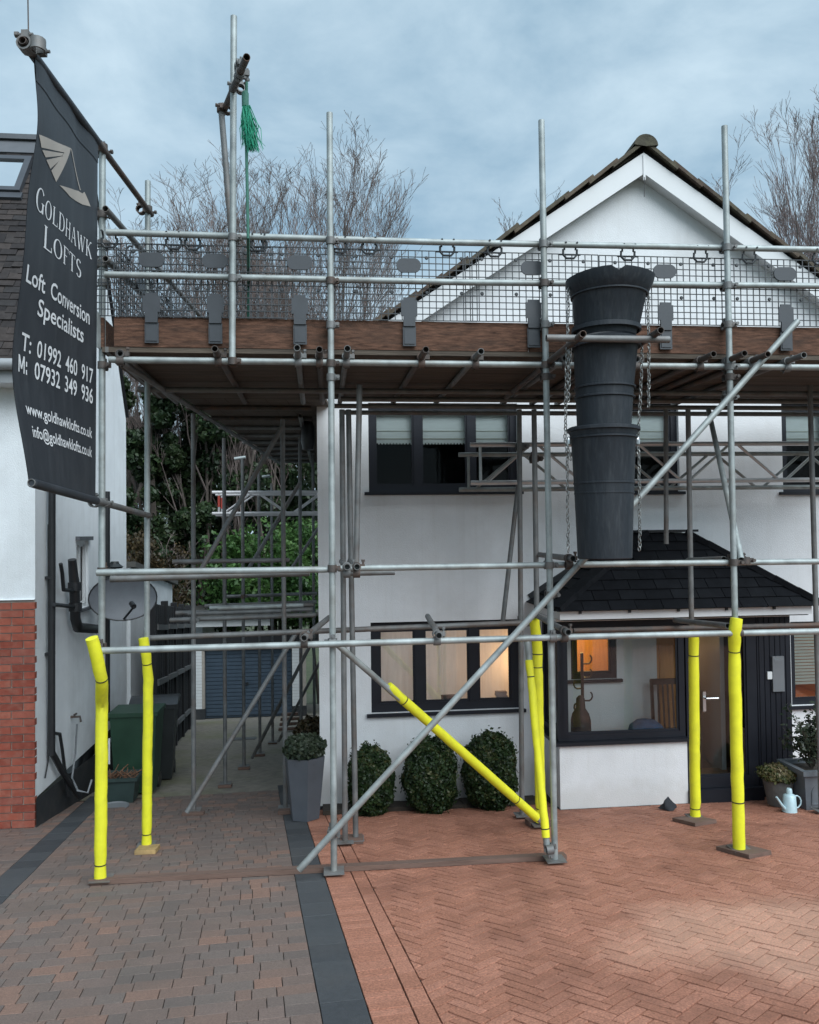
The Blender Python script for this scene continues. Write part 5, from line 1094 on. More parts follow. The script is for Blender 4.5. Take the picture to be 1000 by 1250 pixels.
# roof: eave, gutter, tiles one by one, ridge flashing, roof window
ey = NY-0.30; ez_ = eav-0.02; sv = V((0, NRY-ey, ridge_z-ez_)); slen = sv.length; sv.normalize(); sn_ = V((1, 0, 0)).cross(sv).normalized()
q = MB(); q.quad((NX-5, ey, ez_), (NX+0.10, ey, ez_), (NX+0.10, NRY, ridge_z), (NX-5, NRY, ridge_z)); q.quad((NX+0.03, NRY, ridge_z), (NX+0.03, NF+0.06, ez_+0.06), (NX-5, NF+0.06, ez_+0.06), (NX-5, NRY, ridge_z)); nrf = q.build('roof', 'slate_under', nb)
tm = []
for v_ in range(8):
    q = MB(); q.tone = (v_+0.5)/8; q.obox((0, 0, 0), V((0.081, 0, 0)), sv*0.085+sn_*-0.007, sn_*0.007); tm.append(q.mesh('tile', 'plain_tile', (0, 0, 0)))
g = 0.104; nrow = int(slen/g)
for r_ in range(nrow):
    for c_ in range(9):
        x = NX+0.02-c_*0.167-(0.083 if r_ % 2 else 0); p = V((x, ey, ez_))+sv*(0.03+r_*g)+sn_*0.022
        inst('tile', random.choice(tm), p+sn_*random.gauss(0, .003), (random.gauss(0, .03), random.gauss(0, .015), random.gauss(0, .01)), nrf)
q = MB()
for r_ in range(nrow):
    q.tone = random.random(); q.obox(V(((NX-5+NX-1.55)/2, ey, ez_))+sv*(0.03+r_*g)+sn_*0.022, V((1.72, 0, 0)), sv*0.085-sn_*0.007, sn_*0.007)
stuff(q.build('far_tiles', 'plain_tile', nrf))
q = MB(); q.obox(V((NX-2.4, NRY-0.02, ridge_z+0.03))-sv*0.12, V((2.6, 0, 0)), sv*0.16, sn_*0.02); q.box((NX-5, NRY-0.09, ridge_z+0.03), (NX+0.12, NRY+0.1, ridge_z+0.09)); q.build('ridge_flashing', 'flashing', nb)
q = MB(); q.tube([(NX-5, ey-0.05, ez_-0.03), (NX+0.12, ey-0.05, ez_-0.03)], 0.055, 12); q.build('gutter', 'gutter_grey', nb, True)
q = MB(); q.box((NX-5, ey, ez_-0.20), (NX+0.10, ey+0.02, ez_-0.02)); q.build('fascia', 'gutter_grey', nb); q = MB(); q.box((NX-5, ey+0.02, ez_-0.2), (NX+0.1, NY, ez_-0.19)); q.build('soffit', 'barge_white', nb)
# roof window
def onroof(px, py, lift=0.0):
    d = ray(px, py); o = V((0, ey, ez_))+sn_*lift; t = (o-CAM).dot(sn_)/d.dot(sn_); return CAM+d*t
rc = onroof(25, 236, 0.05); rt_ = onroof(27, 194, 0.05); hgt = abs((rt_-rc).dot(sv)); 
q = MB(); o = V((rc.x, rc.y, rc.z)); wv = V((-1, 0, 0)); fw = 0.07; W_ = 0.78
for a_, b_, c_, d_ in ((0, W_, 0, fw), (0, W_, hgt-fw, hgt), (0, fw, fw, hgt-fw), (W_-fw, W_, fw, hgt-fw)):
    q.obox(o+wv*((a_+b_)/2)+sv*((c_+d_)/2), wv*(b_-a_)/2, sv*(d_-c_)/2, sn_*0.045)
rw = q.build('roof_window', 'skylight_frame', nrf)
q = MB(); q.quad(o+wv*fw+sv*fw+sn_*0.02, o+wv*(W_-fw)+sv*fw+sn_*0.02, o+wv*(W_-fw)+sv*(hgt-fw)+sn_*0.02, o+wv*fw+sv*(hgt-fw)+sn_*0.02); q.build('pane', 'glass_sky', rw)
q = MB(); q.obox(o+wv*(W_/2)-sv*0.06, wv*(W_/2+0.03), sv*0.05, sn_*0.02); q.build('apron_flashing', 'skylight_frame', rw)
# pipes on the side wall
def onside(px, py, off=0.0):
    d = ray(px, py); t = (NX+off-CAM.x)/d.x; return CAM+d*t
dp = thing('black_downpipe', 'slim black downpipe on the corner of the neighbouring house', 'pipe', onside(63, 925, 0.06))
q = MB(); o = 0.06; q.tube([onside(63.5, 560, o), onside(63.5, 700, o), onside(63, 800, o), onside(63, 922, o)], 0.037, 10); q.build('pipe', 'black_plastic', dp, True)
q = MB(); q.tube([onside(63, 918, o), onside(75, 940, o+0.02), onside(97, 972, o+0.1)], 0.033, 10); q.build('shoe', 'black_plastic', dp, True)
q = MB(); q.tube([onside(66, 895, o), onside(73, 896, o), onside(76, 915, o), onside(83, 972, o+0.03)], 0.018, 8); q.build('overflow_pipe', 'black_plastic', dp, True)
for y in (705, 798): q = MB(); p = onside(63, y, 0.05); q.box((p.x-0.05, p.y-0.06, p.z-0.015), (p.x+0.02, p.y+0.06, p.z+0.015)); q.build('bracket', 'black_plastic', dp)
q = MB(); q.tube([onside(59, 640, 0.02), onside(59.5, 800, 0.02), onside(58.5, 930, 0.02), onside(55, 950, 0.02)], 0.008, 6); q.build('cable', 'black_plastic', dp)
sp = thing('soil_pipe', 'thick black soil pipe with elbow beside the narrow white window', 'pipe', onside(92, 768, 0.1))
o = 0.10; q = MB(); q.tube([onside(88, 683, o), onside(91, 715, o), onside(92, 755, o), onside(95, 766, o), onside(118, 768, o)], [0.045, 0.057, 0.057, 0.057, 0.055], 12); q.build('pipe', 'black_plastic', sp, True)
for x, y in ((91, 716), (92, 741)):
    q = MB(); p = onside(x, y, o); q.lathe(p-V((0, 0, 0.05)), [(0.05, 0), (0.072, 0.005), (0.072, 0.095), (0.05, 0.10)], 12); q.build('collar', 'black_plastic', sp, True)
q = MB(); q.tube([onside(74, 688, o), onside(76, 700, o), onside(77.5, 720, o), onside(90, 721, o)], 0.021, 8); q.build('waste_pipe', 'black_plastic', sp, True)
q = MB(); q.tube([onside(66, 738, o), onside(92, 741, o)], 0.021, 8); q.build('waste_pipe', 'black_plastic', sp, True)
q = MB(); q.tube([onside(130.5, 600, 0.08), onside(130.5, 880, 0.08)], 0.04, 10); tag(q.build('rear_downpipe', 'black_plastic', None, True), 'black downpipe on the white side wall behind the banner standard', 'pipe')
tp = thing('garden_tap', 'small brass wall tap with a hose trailing down the white wall', 'tap', onside(93, 955, 0.05))
q = MB(); a = onside(92, 875, 0.05); q.tube([a-V((0.06, 0, 0)), a+V((0.05, 0, 0)), a+V((0.06, 0, -0.06))], 0.014, 8); q.box((a.x-0.01, a.y-0.04, a.z+0.02), (a.x+0.01, a.y+0.04, a.z+0.035)); q.build('tap', 'rusty', tp)
q = MB(); q.tube([onside(94, 884, 0.09), onside(92, 920, 0.06), onside(88, 950, 0.08), onside(95, 965, 0.3), onside(107, 968, 0.4), onside(112, 952, 0.42)], 0.011, 8); q.build('hose', 'grey_plastic', tp, True)
wb = thing('fallen_black_pipe', 'broken black ribbed pipe leaning against the white side wall', 'pipe', on_ground(103, 962))
q = MB(); p0 = on_ground(97, 962)+V((0, 0, 0.02)); q.tube([p0, p0+V((0.02, 0.15, 0.38)), p0+V((0.22, 0.75, 0.58))], [0.10, 0.11, 0.09], 14); q.build('pipe', 'black_plastic', wb, True)
# satellite dish on the side wall
dc = onside(150, 733, 0.9); dc = at(150, 731, 10.4)
ds = thing('satellite_dish', 'grey oval satellite dish mounted on the white side wall', 'satellite dish', dc-V((0, 0, 0.3)))
ax_ = V((0.30, -1, 0.25)).normalized(); ex = ax_.cross(V((0, 0, 1))).normalized(); ey_ = ex.cross(ax_); q = MB(); vs = []; nr, ns = 7, 32
for i in range(nr+1):
    r = i/nr
    for k in range(ns): t = 2*PI*k/ns; vs.append(dc+ex*(0.395*r*math.cos(t))+ey_*(0.275*r*math.sin(t))+ax_*(0.06*r*r))
q.add(vs, [(i*ns+k, i*ns+(k+1) % ns, (i+1)*ns+(k+1) % ns, (i+1)*ns+k) for i in range(nr) for k in range(ns)]); q.build('reflector', 'dish', ds, True)
q = MB(); q.tube([dc+ex*(0.395*math.cos(2*PI*k/ns))+ey_*(0.275*math.sin(2*PI*k/ns))+ax_*0.06 for k in range(ns+1)], 0.009, 6, cap=False); q.build('rim', 'black_plastic', ds, True)
q = MB(); arm0 = dc-ey_*0.26+ax_*0.03; lnb = dc+ax_*0.36-ey_*0.16-ex*0.10; q.tube([arm0, lnb], 0.014, 6); q.build('arm', 'black_plastic', ds); q = MB(); q.tube([lnb, lnb+(dc-lnb).normalized()*0.09+V((0, 0, 0.02))], 0.032, 10); q.build('receiver', 'black_plastic', ds, True)
wl = V((NX, dc.y+0.35, dc.z-0.25)); q = MB(); q.tube([dc-ax_*0.01, dc-ax_*0.14, V((NX+0.05, dc.y+0.3, dc.z-0.05)), V((NX, dc.y+0.3, dc.z-0.05))], 0.02, 8); q.build('wall_bracket', 'galv_old_shaded', ds)
lampb = onside(140, 690, 0.12); q = MB(); q.lathe(lampb-V((0, 0, 0.05)), [(0, 0), (0.09, 0.01), (0.11, 0.03), (0.06, 0.07), (0.05, 0.10), (0, 0.10)], 12); q.box((lampb.x-0.14, lampb.y-0.03, lampb.z-0.02), (lampb.x, lampb.y+0.03, lampb.z+0.02)); tag(q.build('wall_lamp', 'bin_dark'), 'unlit black wall lamp above the satellite dish', 'lamp')
# rear extension
e_y0 = NF+0.02; exX = NX+0.05; tpz = at(160, 693, e_y0).z; tpz2 = at(190, 706, e_y0+1.5).z; ey1 = NF+3.4
ext = thing('rear_extension', 'low white rear extension with sloping roof beside the fence', 'building', (exX-1, e_y0, gz(e_y0)))
q = MB(); q.add([(exX, e_y0, gz(e_y0)-0.5), (exX, ey1, gz(ey1)-0.3), (exX, ey1, tpz-0.45), (exX, e_y0, tpz)], [(0, 1, 2, 3)]); q.quad((exX-3, e_y0, gz(e_y0)-.5), (exX, e_y0, gz(e_y0)-.5), (exX, e_y0, tpz), (exX-3, e_y0, tpz)); q.quad((exX-3, ey1, gz(ey1)-.5), (exX, ey1, gz(ey1)-.5), (exX, ey1, tpz-0.45), (exX-3, ey1, tpz-0.45)); q.build('wall', 'neighbour_white', ext)
q = MB(); q.add([(exX+0.08, e_y0-0.02, tpz+0.01), (exX+0.08, ey1+0.15, tpz-0.46), (exX-3, ey1+0.15, tpz-0.46), (exX-3, e_y0-0.02, tpz+0.01), (exX+0.08, e_y0-0.02, tpz+0.09), (exX+0.08, ey1+0.15, tpz-0.38), (exX-3, ey1+0.15, tpz-0.38), (exX-3, e_y0-0.02, tpz+0.09)], [(0, 1, 2, 3), (7, 6, 5, 4), (0, 4, 5, 1), (1, 5, 6, 2), (0, 3, 7, 4)]); q.build('roof', 'felt', ext)

# ------------------------------------------------------------------ bins and boxes beside the neighbour's wall
def bin_(label, g, w, d, h, mat, lidmat, yaw=0.0, lid=True, group='wheeled bins by the side wall'):
    root = thing('wheelie_bin', label, 'bin', g, group); ca, sa = math.cos(yaw), math.sin(yaw)
    W = lambda x, y, z: g+V((ca*x-sa*y, sa*x+ca*y, z))
    q = MB(); b0_, b1_ = 0.80, 1.0
    P = [W(x*w/2*k, y*d/2*k, z) for z, k in ((0.05, b0_), (h*0.93, b1_)) for x, y in ((-1, -1), (1, -1), (1, 1), (-1, 1))]
    q.add(P, [(3, 2, 1, 0), (0, 1, 5, 4), (1, 2, 6, 5), (2, 3, 7, 6), (3, 0, 4, 7)]); q.build('body', mat, root)
    q = MB(); rim = [W(x*w/2*1.06, y*d/2*1.06, z) for z in (h*0.89, h*0.935) for x, y in ((-1, -1), (1, -1), (1, 1), (-1, 1))]; q.add(rim, [(3, 2, 1, 0), (4, 5, 6, 7), (0, 1, 5, 4), (1, 2, 6, 5), (2, 3, 7, 6), (3, 0, 4, 7)]); q.build('rim', mat, root)
    if lid:
        q = MB(); vs = []; n = 8
        for i in range(n+1):
            y = -d*0.56+d*1.12*i/n; z = h*0.945+0.07*math.sin(PI*min(1, i/n*1.05)); vs += [W(-w*0.55, y, z), W(w*0.55, y, z), W(-w*0.55, y, h*0.937), W(w*0.55, y, h*0.937)]
        fs = []
        for i in range(n): a = 4*i; fs += [(a, a+1, a+5, a+4), (a+2, a, a+4, a+6), (a+1, a+3, a+7, a+5)]
        fs += [(0, 2, 3, 1), (4*n+1, 4*n+3, 4*n+2, 4*n)]; q.add(vs, fs); q.build('lid', lidmat, root, True)
        q = MB(); q.tube([W(-w*0.4, d*0.6, h*0.9), W(w*0.4, d*0.6, h*0.9)], 0.016, 8); q.build('handle', mat, root)
    for s_ in (-1, 1):
        q = MB(); c = W(s_*w*0.38, d*0.36, 0.095); q.lathe(c-V((ca, sa, 0))*0.02, [(0, 0), (0.095, 0), (0.095, 0.045), (0, 0.045)], 14, (ca, sa, 0)); q.build('wheel', 'black_plastic', root, True)
    return root
gb = V((at(168, 900, 10.3).x, 10.3, gz(10.3))); bin_('dark green open bin with a white stripe beside the white wall', gb, 0.54, 0.50, 1.08, 'bin_green', 'bin_green', 0.0, lid=False)
gd = V((at(190, 900, 11.4).x, 11.4, gz(11.4))); bin_('black wheeled bin with domed lid behind the green bin', gd, 0.56, 0.60, 1.10, 'bin_dark', 'bin_lid', 0.1)
q = MB(); p = gb+V((-0.28, -0.26, 0.42)); q.box((p.x, p.y, p.z), (p.x+0.02, p.y+0.012, p.z+0.30)); q.build('stripe', 'pvc_white', bpy.data.objects['wheelie_bin'])
def crate(label, g, w, d, h, mat):
    root = thing('recycling_box', label, 'box', g, 'recycling boxes'); q = MB(); k = 0.82
    P = [V((g.x+x*w/2*kk, g.y+y*d/2*kk, g.z+z)) for z, kk in ((0.01, k), (h, 1.0)) for x, y in ((-1, -1), (1, -1), (1, 1), (-1, 1))]; q.add(P, [(3, 2, 1, 0), (0, 1, 5, 4), (1, 2, 6, 5), (2, 3, 7, 6), (3, 0, 4, 7)]); q.build('body', mat, root)
    q = MB(); t = 0.025
    for lo, hi in (((-w/2-t, -d/2-t), (w/2+t, -d/2)), ((-w/2-t, d/2), (w/2+t, d/2+t)), ((-w/2-t, -d/2), (-w/2, d/2)), ((w/2, -d/2), (w/2+t, d/2))): q.box((g.x+lo[0], g.y+lo[1], g.z+h-0.03), (g.x+hi[0], g.y+hi[1], g.z+h+0.005))
    q.build('rim', mat, root); return root
gc = V((at(147, 940, 9.72).x, 9.72, gz(9.72))); crate('dark green recycling box filled with twigs before the green bin', gc, 0.40, 0.32, 0.30, 'crate_green')
q = MB()
for k in range(40): a = gc+V((random.uniform(-.18, .18), random.uniform(-.14, .14), 0.27)); q.tube([a, a+V((random.uniform(-.12, .14), random.uniform(-.08, .08), random.uniform(0.02, 0.12)))], 0.006, 4)
tag(q.build('twig_bundle', 'leaf_litter'), 'bundle of brown twigs lying in the dark green box', 'twigs')
gc2 = on_ground(120, 935); crate('low black tub behind the recycling box against the wall', gc2, 0.42, 0.4, 0.30, 'bin_dark')
q = MB(); gk = gc+V((-0.02, -0.30, 0.04)); q.lathe(gk+V((0.03, -0.05, 0.003)), [(0, 0), (0.16, 0.004), (0.165, 0.018), (0.155, 0.02), (0.14, 0.008), (0, 0.008)], 20); tag(q.build('pale_lid', 'grey_plastic'), 'pale round lid lying on the paving beside the green recycling box', 'lid')
wp = onside(152, 838, 0.05); 

# ------------------------------------------------------------------ fence, garage, passage
fa, fb = V((at(187, 880, 12.2).x, 12.2, 0)), V((at(236, 860, 20.2).x, 20.2, 0)); fen = thing('dark_fence', 'dark timber fence with pale rails along the passage', 'fence', V((fa.x, fa.y, gz(fa.y))))
ztop = at(190, 738, 12.2).z; ztop2 = at(236, 744, 20.2).z; npn = 5
for i in range(npn+1):
    p = fa+(fb-fa)*(i/npn); t = ztop+(ztop2-ztop)*i/npn; q = MB(); q.box((p.x-0.05, p.y-0.05, gz(p.y)-0.1), (p.x+0.05, p.y+0.05, t+0.08)); q.build('post', 'fence_wood', fen)
    if i < npn:
        p2 = fa+(fb-fa)*((i+1)/npn); t2 = ztop+(ztop2-ztop)*(i+1)/npn; n = 11
        for k in range(n):
            a = p+(p2-p)*((k+0.06)/n); b = p+(p2-p)*((k+0.96)/n); q = MB(); off = V((0.012 if k % 2 else 0, 0, 0)); tz = t+(t2-t)*k/n
            q.add([V((a.x, a.y, gz(a.y)))+off, V((b.x, b.y, gz(b.y)))+off, V((b.x, b.y, tz))+off, V((a.x, a.y, tz))+off]+[V((a.x-0.02, a.y, gz(a.y)))+off, V((b.x-0.02, b.y, gz(b.y)))+off, V((b.x-0.02, b.y, tz))+off, V((a.x-0.02, a.y, tz))+off], [(0, 1, 2, 3), (7, 6, 5, 4), (3, 2, 6, 7), (1, 5, 6, 2), (0, 3, 7, 4)]); q.build('board', 'fence_wood', fen)
        for fz_ in (0.16, 0.52, 0.86):
            a = V((p.x+0.05, p.y+0.06, gz(p.y)+(t-gz(p.y))*fz_)); b = V((p2.x+0.05, p2.y-0.06, gz(p2.y)+(t2-gz(p2.y))*fz_)); q = MB(); q.bar(a, b, 0.05, 0.08); q.build('rail', 'fence_rail', fen)
GY = 21.2
ga, gb_, gc_, gd_ = at(250, 866, GY), at(357, 866, GY), at(236, 866, GY), at(374, 866, GY); gtop = at(300, 789, GY).z; gz0 = gz(GY)
gar = thing('garage', 'white block garage with blue up and over door behind the passage', 'garage', V((300, GY, gz0)) if False else V(((ga.x+gb_.x)/2, GY, gz0)))
gh = at(300, 752, GY).z
bmw = []
for v_ in range(3): q = MB(); q.box((-0.105, -0.01, -0.036), (0.105, 0.05, 0.036)); bmw.append(q.mesh('block', 'block_white', (0, 0, 0)))
for nm, xa, xb in (('pier', gc_.x, ga.x), ('pier', gb_.x, gd_.x)):
    q = MB(); q.box((xa, GY, gz0-0.2), (xb, GY+0.25, gtop)); pr = q.build(nm, 'mortar', gar); z = gz0+0.30; r_ = 0
    while z < gtop-0.03:
        x = xa+0.11
        while x < xb-0.05: inst('block', bmw[0], (min(x, xb-0.105), GY-0.002, z), (0, 0, 0), pr); x += 0.216
        z += 0.078; r_ += 1
    q = MB(); q.box((xa-0.01, GY-0.02, gz0-0.2), (xb+0.01, GY+0.24, gz0+0.26)); q.build('plinth', 'plinth_black', gar)
q = MB(); q.box((gc_.x-0.2, GY-0.05, gtop), (gd_.x+2.0, GY+0.25, gtop+0.32)); q.build('lintel', 'fence_wood', gar)
q = MB(); q.box((gc_.x-0.15, GY-0.12, gh-0.24), (at(330, 760, GY).x, GY-0.06, gh)); q.build('fascia', 'block_white', gar)
q = MB(); q.box((gc_.x-0.25, GY-0.3, gh+0.002), (gd_.x+2.5, GY+5, gh+0.09)); q.build('roof', 'felt', gar)
q = MB(); q.box((gc_.x+0.02, GY+0.26, gz0-0.2), (gc_.x+0.2, GY+5, gh)); q.build('side_wall', 'block_white', gar)
q = MB(); q.quad((ga.x, GY+0.12, gz0), (gb_.x, GY+0.12, gz0), (gb_.x, GY+0.12, gtop), (ga.x, GY+0.12, gtop)); gdoor = q.build('door', 'garage_blue', gar); nrow = 18
for k in range(nrow):
    z0_, z1_ = gz0+0.06+(gtop-gz0-0.06)*k/nrow, gz0+0.06+(gtop-gz0-0.06)*(k+0.86)/nrow; q = MB(); q.box((ga.x+0.03, GY+0.09, z0_), (gb_.x-0.03, GY+0.12, z1_)); q.build('panel', 'garage_blue', gdoor)
q = MB(); q.lathe((ga.x+1.05, GY+0.05, gz0+0.85), [(0, 0), (0.04, 0), (0.04, 0.03), (0, 0.03)], 10, (0, 1, 0)); q.build('handle', 'black_plastic', gdoor)
q = MB(); c = on_ground(297, 902); q.obox(c+NRM*0.004, V((0.24, 0, 0)), V((0, _cs, -_sn))*0.22, NRM*0.006); tag(q.build('drain_cover', 'manhole'), 'pale metal drain cover set in the passage tarmac', 'drain cover')
q = MB()
for k in range(420):
    p = on_ground(random.gauss(207, 12), 868+abs(random.gauss(0, 8))); a = random.uniform(0, 6.28); s = random.uniform(.015, .035); q.tone = random.random(); q.obox(p+V((0, 0, random.uniform(0.003, .05))), V((math.cos(a), math.sin(a), random.uniform(-.4, .4)))*s, V((-math.sin(a), math.cos(a), random.uniform(-.3, .3)))*s*0.7, V((0, 0, 0.001)))
stuff(tag(q.build('fallen_leaves', 'leaf_litter'), 'brown fallen leaves gathered along the fence foot', 'leaves'))
lc = thing('log_crib', 'stack of dark timber offcuts on the passage floor', 'timber', on_ground(352, 890)); c = on_ground(352, 893)
for k in range(4): q = MB(); q.bar(c+V((-0.2+0.02*k, 0.05*k, 0.05+0.09*k)), c+V((0.35-0.05*k, 0.05*k, 0.06+0.09*k)), 0.09, 0.05); q.build('offcut', 'sole_wood', lc)

# ------------------------------------------------------------------ foliage tools
def leaves_mesh(name, pts, nrm, size, mat, parent, tones, elong=1.6, jitter=0.8):
    """many small leaf shaped faces (kite quads) at pts"""
    n = len(pts); d = RNG.normal(size=(n, 3)); a = nrm+d*jitter; a /= np.linalg.norm(a, axis=1)[:, None]
    t = np.cross(a, RNG.normal(size=(n, 3))); t /= np.linalg.norm(t, axis=1)[:, None]; b = np.cross(a, t)
    s = size*(0.6+0.8*RNG.random((n, 1))); P = np.empty((n, 4, 3)); P[:, 0] = pts-t*s*elong/2; P[:, 1] = pts+b*s/2+a*s*0.12; P[:, 2] = pts+t*s*elong/2; P[:, 3] = pts-b*s/2+a*s*0.12
    v = P.reshape(-1, 3); c = (v.min(0)+v.max(0))/2; me = bpy.data.meshes.new(name); me.vertices.add(4*n); me.vertices.foreach_set('co', (v-c).astype(np.float32).ravel())
    me.loops.add(4*n); me.loops.foreach_set('vertex_index', np.arange(4*n, dtype=np.int32)); me.polygons.add(n); me.polygons.foreach_set('loop_start', np.arange(0, 4*n, 4, dtype=np.int32)); me.polygons.foreach_set('loop_total', np.full(n, 4, dtype=np.int32))
    me.update(); ta = me.attributes.new('tone', 'FLOAT', 'POINT'); ta.data.foreach_set('value', np.repeat(np.clip(tones, 0, 1), 4).astype(np.float32)); me.materials.append(MATS[mat])
    o = bpy.data.objects.new(name, me); COL.objects.link(o); _place(o, c, parent); return o
def lump(p, seed, f):
    q = p*f+seed; return np.sin(q[:, 0]*1.7+np.sin(q[:, 1]*2.3))*np.cos(q[:, 2]*1.9+q[:, 1])+0.5*np.sin(q[:, 0]*3.9+q[:, 2]*3.1)
def shrub(name, label, cat, base, rx, rz, n, size, mat, group=None, stem=True, square=2.6, core=None, root=None, lo=0.0):
    root = root or thing(name, label, cat, base, group); d = RNG.normal(size=(n, 3)); d /= np.linalg.norm(d, axis=1)[:, None]
    k = (np.abs(d)**square).sum(1)**(-1/square); r = 1-np.abs(RNG.normal(0, 0.085, n)); sp = RNG.random(n) < 0.06; r[sp] += RNG.random(sp.sum())*0.16
    s = d*k[:, None]; amp = 1+0.075*lump(s, len(label)*1.37, 2.9); p = s*(r*amp)[:, None]*np.array([rx, rx, rz])+np.array(base)+np.array([0, 0, rz+lo]); p[:, 2] = np.maximum(p[:, 2], base[2]+0.01)
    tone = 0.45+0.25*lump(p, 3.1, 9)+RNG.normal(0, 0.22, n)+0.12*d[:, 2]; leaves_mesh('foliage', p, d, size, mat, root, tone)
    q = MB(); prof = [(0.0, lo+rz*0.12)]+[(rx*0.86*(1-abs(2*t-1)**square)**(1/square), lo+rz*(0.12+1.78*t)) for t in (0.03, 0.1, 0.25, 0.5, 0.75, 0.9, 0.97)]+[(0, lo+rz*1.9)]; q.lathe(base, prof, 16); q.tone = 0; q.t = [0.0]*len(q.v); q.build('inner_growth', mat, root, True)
    if stem: q = MB(); q.tube([V(base), V(base)+V((0, 0, lo+rz*0.3))], 0.018, 6); q.build('stem', 'bark', root)
    return root
for px, py, rx, rz, lab in ((453, 1003, 0.222, 0.39, 'rounded box shrub nearest the house corner standards'), (525, 999, 0.262, 0.41, 'rounded box shrub in the middle of the three under the window'), (598, 998, 0.262, 0.415, 'rounded box shrub next to the porch end of the window')):
    g = on_ground(px, py); g.y = max(g.y, 7.9); g.y = 8.32; g.x = at(px, 950, 8.32).x; g.z = gz(8.32)-0.02; top = at(px, {453: 913, 525: 903, 598: 897}[px], 8.32).z
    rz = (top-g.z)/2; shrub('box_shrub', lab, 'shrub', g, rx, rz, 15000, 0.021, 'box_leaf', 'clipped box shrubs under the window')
# tall planter
pg = on_ground(374, 1003); pg = V((at(372, 950, pg.y+0.12).x, pg.y+0.12, 0)); pg.z = gz(pg.y-0.14); plr = thing('tall_planter', 'tall dark grey tapered planter at the house corner', 'planter', pg)
hh = at(373, 922, pg.y).z-pg.z; q = MB(); pts = []
for z, r in ((0.0, 0.148), (hh, 0.212), (hh, 0.19), (hh-0.06, 0.188)):
    pts += [pg+V((r*math.cos(R(60*k+40)), r*math.sin(R(60*k+40)), z)) for k in range(6)]
q.add(pts, [(i*6+k, i*6+(k+1) % 6, (i+1)*6+(k+1) % 6, (i+1)*6+k) for i in range(3) for k in range(6)]+[tuple(range(5, -1, -1))]); q.build('pot', 'planter_grey', plr)
q = MB(); q.lathe(pg+V((0, 0, hh-0.055)), [(0, 0.0), (0.188, 0)], 6); q.build('compost', 'soil', plr)
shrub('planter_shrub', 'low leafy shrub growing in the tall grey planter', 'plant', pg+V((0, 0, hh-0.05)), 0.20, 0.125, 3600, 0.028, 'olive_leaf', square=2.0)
bx = on_ground(380, 935); shrub('brown_shrub', 'brownish small shrub behind the tall planter', 'shrub', V((at(381, 900, 10.2).x-0.02, 10.2, gz(10.2))), 0.22, 0.42, 4500, 0.028, 'brown_leaf', square=2.2)
# square pot with an olive like shrub by the door
def sq_pot(label, c, w, h, mat, panel=True):
    root = thing('square_pot', label, 'plant pot', c); q = MB(); k = 0.86
    P = [c+V((x*w/2*kk, y*w/2*kk, z)) for z, kk in ((0, k), (h*0.9, 1.0)) for x, y in ((-1, -1), (1, -1), (1, 1), (-1, 1))]; q.add(P, [(3, 2, 1, 0), (0, 1, 5, 4), (1, 2, 6, 5), (2, 3, 7, 6), (3, 0, 4, 7)]); q.build('body', mat, root)
    q = MB(); t = 0.03
    for lo, hi in (((-w/2-t, -w/2-t), (w/2+t, -w/2+0.02)), ((-w/2-t, w/2-0.02), (w/2+t, w/2+t)), ((-w/2-t, -w/2+0.02), (-w/2+0.02, w/2-0.02)), ((w/2-0.02, -w/2+0.02), (w/2+t, w/2-0.02))): q.box((c.x+lo[0], c.y+lo[1], c.z+h*0.88), (c.x+hi[0], c.y+hi[1], c.z+h))
    q.build('rim', mat, root); q = MB(); q.box((c.x-w*0.46, c.y-w*0.46, c.z+h*0.80), (c.x+w*0.46, c.y+w*0.46, c.z+h*0.9)); q.build('compost', 'soil', root)
    q = MB(); n = 14; rr = [c+V((w*0.30*math.cos(PI*i/n), -w*0.47, h*0.45+h*0.22*math.sin(PI*i/n))) for i in range(n+1)]+[c+V((-w*0.30, -w*0.44, h*0.15)), c+V((w*0.30, -w*0.44, h*0.15))]; q.tube(rr+[rr[0]], 0.008, 5); q.build('panel_moulding', mat, root); return root
sc_ = at(990, 988, 7.62); sc_ = V((at(992, 965, 7.62).x, 7.62, gz(7.45))); sq_pot('square grey planter with moulded panel by the porch door', sc_, 0.40, at(985, 940, 7.45).z-sc_.z, 'pot_grey')
ot = thing('olive_shrub', 'loose dark leafed shrub growing in the square grey planter', 'plant', sc_+V((0, 0, 0.33))); q = MB(); pts = []; o = sc_+V((0, 0, 0.33)); zt2 = at(985, 868, 7.6).z-o.z
for k in range(26):
    a = random.uniform(0, 6.28); L_ = random.uniform(0.25, 0.62); e = V((math.cos(a)*L_*0.52, math.sin(a)*L_*0.40, zt2*random.uniform(0.35, 1.05))); m_ = V((e.x*0.4, e.y*0.4, e.z*0.65)); q.tube([o, o+m_, o+e], [0.008, 0.005, 0.002], 5)
    for i in range(42): t = random.uniform(0.3, 1.0); p = (m_*t*2 if t < 0.5 else m_+(e-m_)*(t*2-1)); pts.append(tuple(o+p+V((random.gauss(0, .03), random.gauss(0, .03), random.gauss(0, .03)))))
q.build('stems', 'bark', ot); pts = np.array(pts); leaves_mesh('foliage', pts, RNG.normal(size=pts.shape)*0.3+np.array([0, -.3, .5]), 0.026, 'olive_leaf', ot, RNG.random(len(pts)), elong=2.0)
rp_ = V((at(951, 980, 7.72).x, 7.72, gz(7.6))); root = thing('round_pot', 'small round stone pot beside the porch door', 'plant pot', rp_); q = MB(); h_ = at(950, 951, 7.7).z-rp_.z; q.lathe(rp_, [(0, 0), (0.105, 0), (0.15, h_), (0.135, h_), (0.13, h_-0.03), (0, h_-0.03)], 20); q.build('pot', 'pot_stone', root, True)
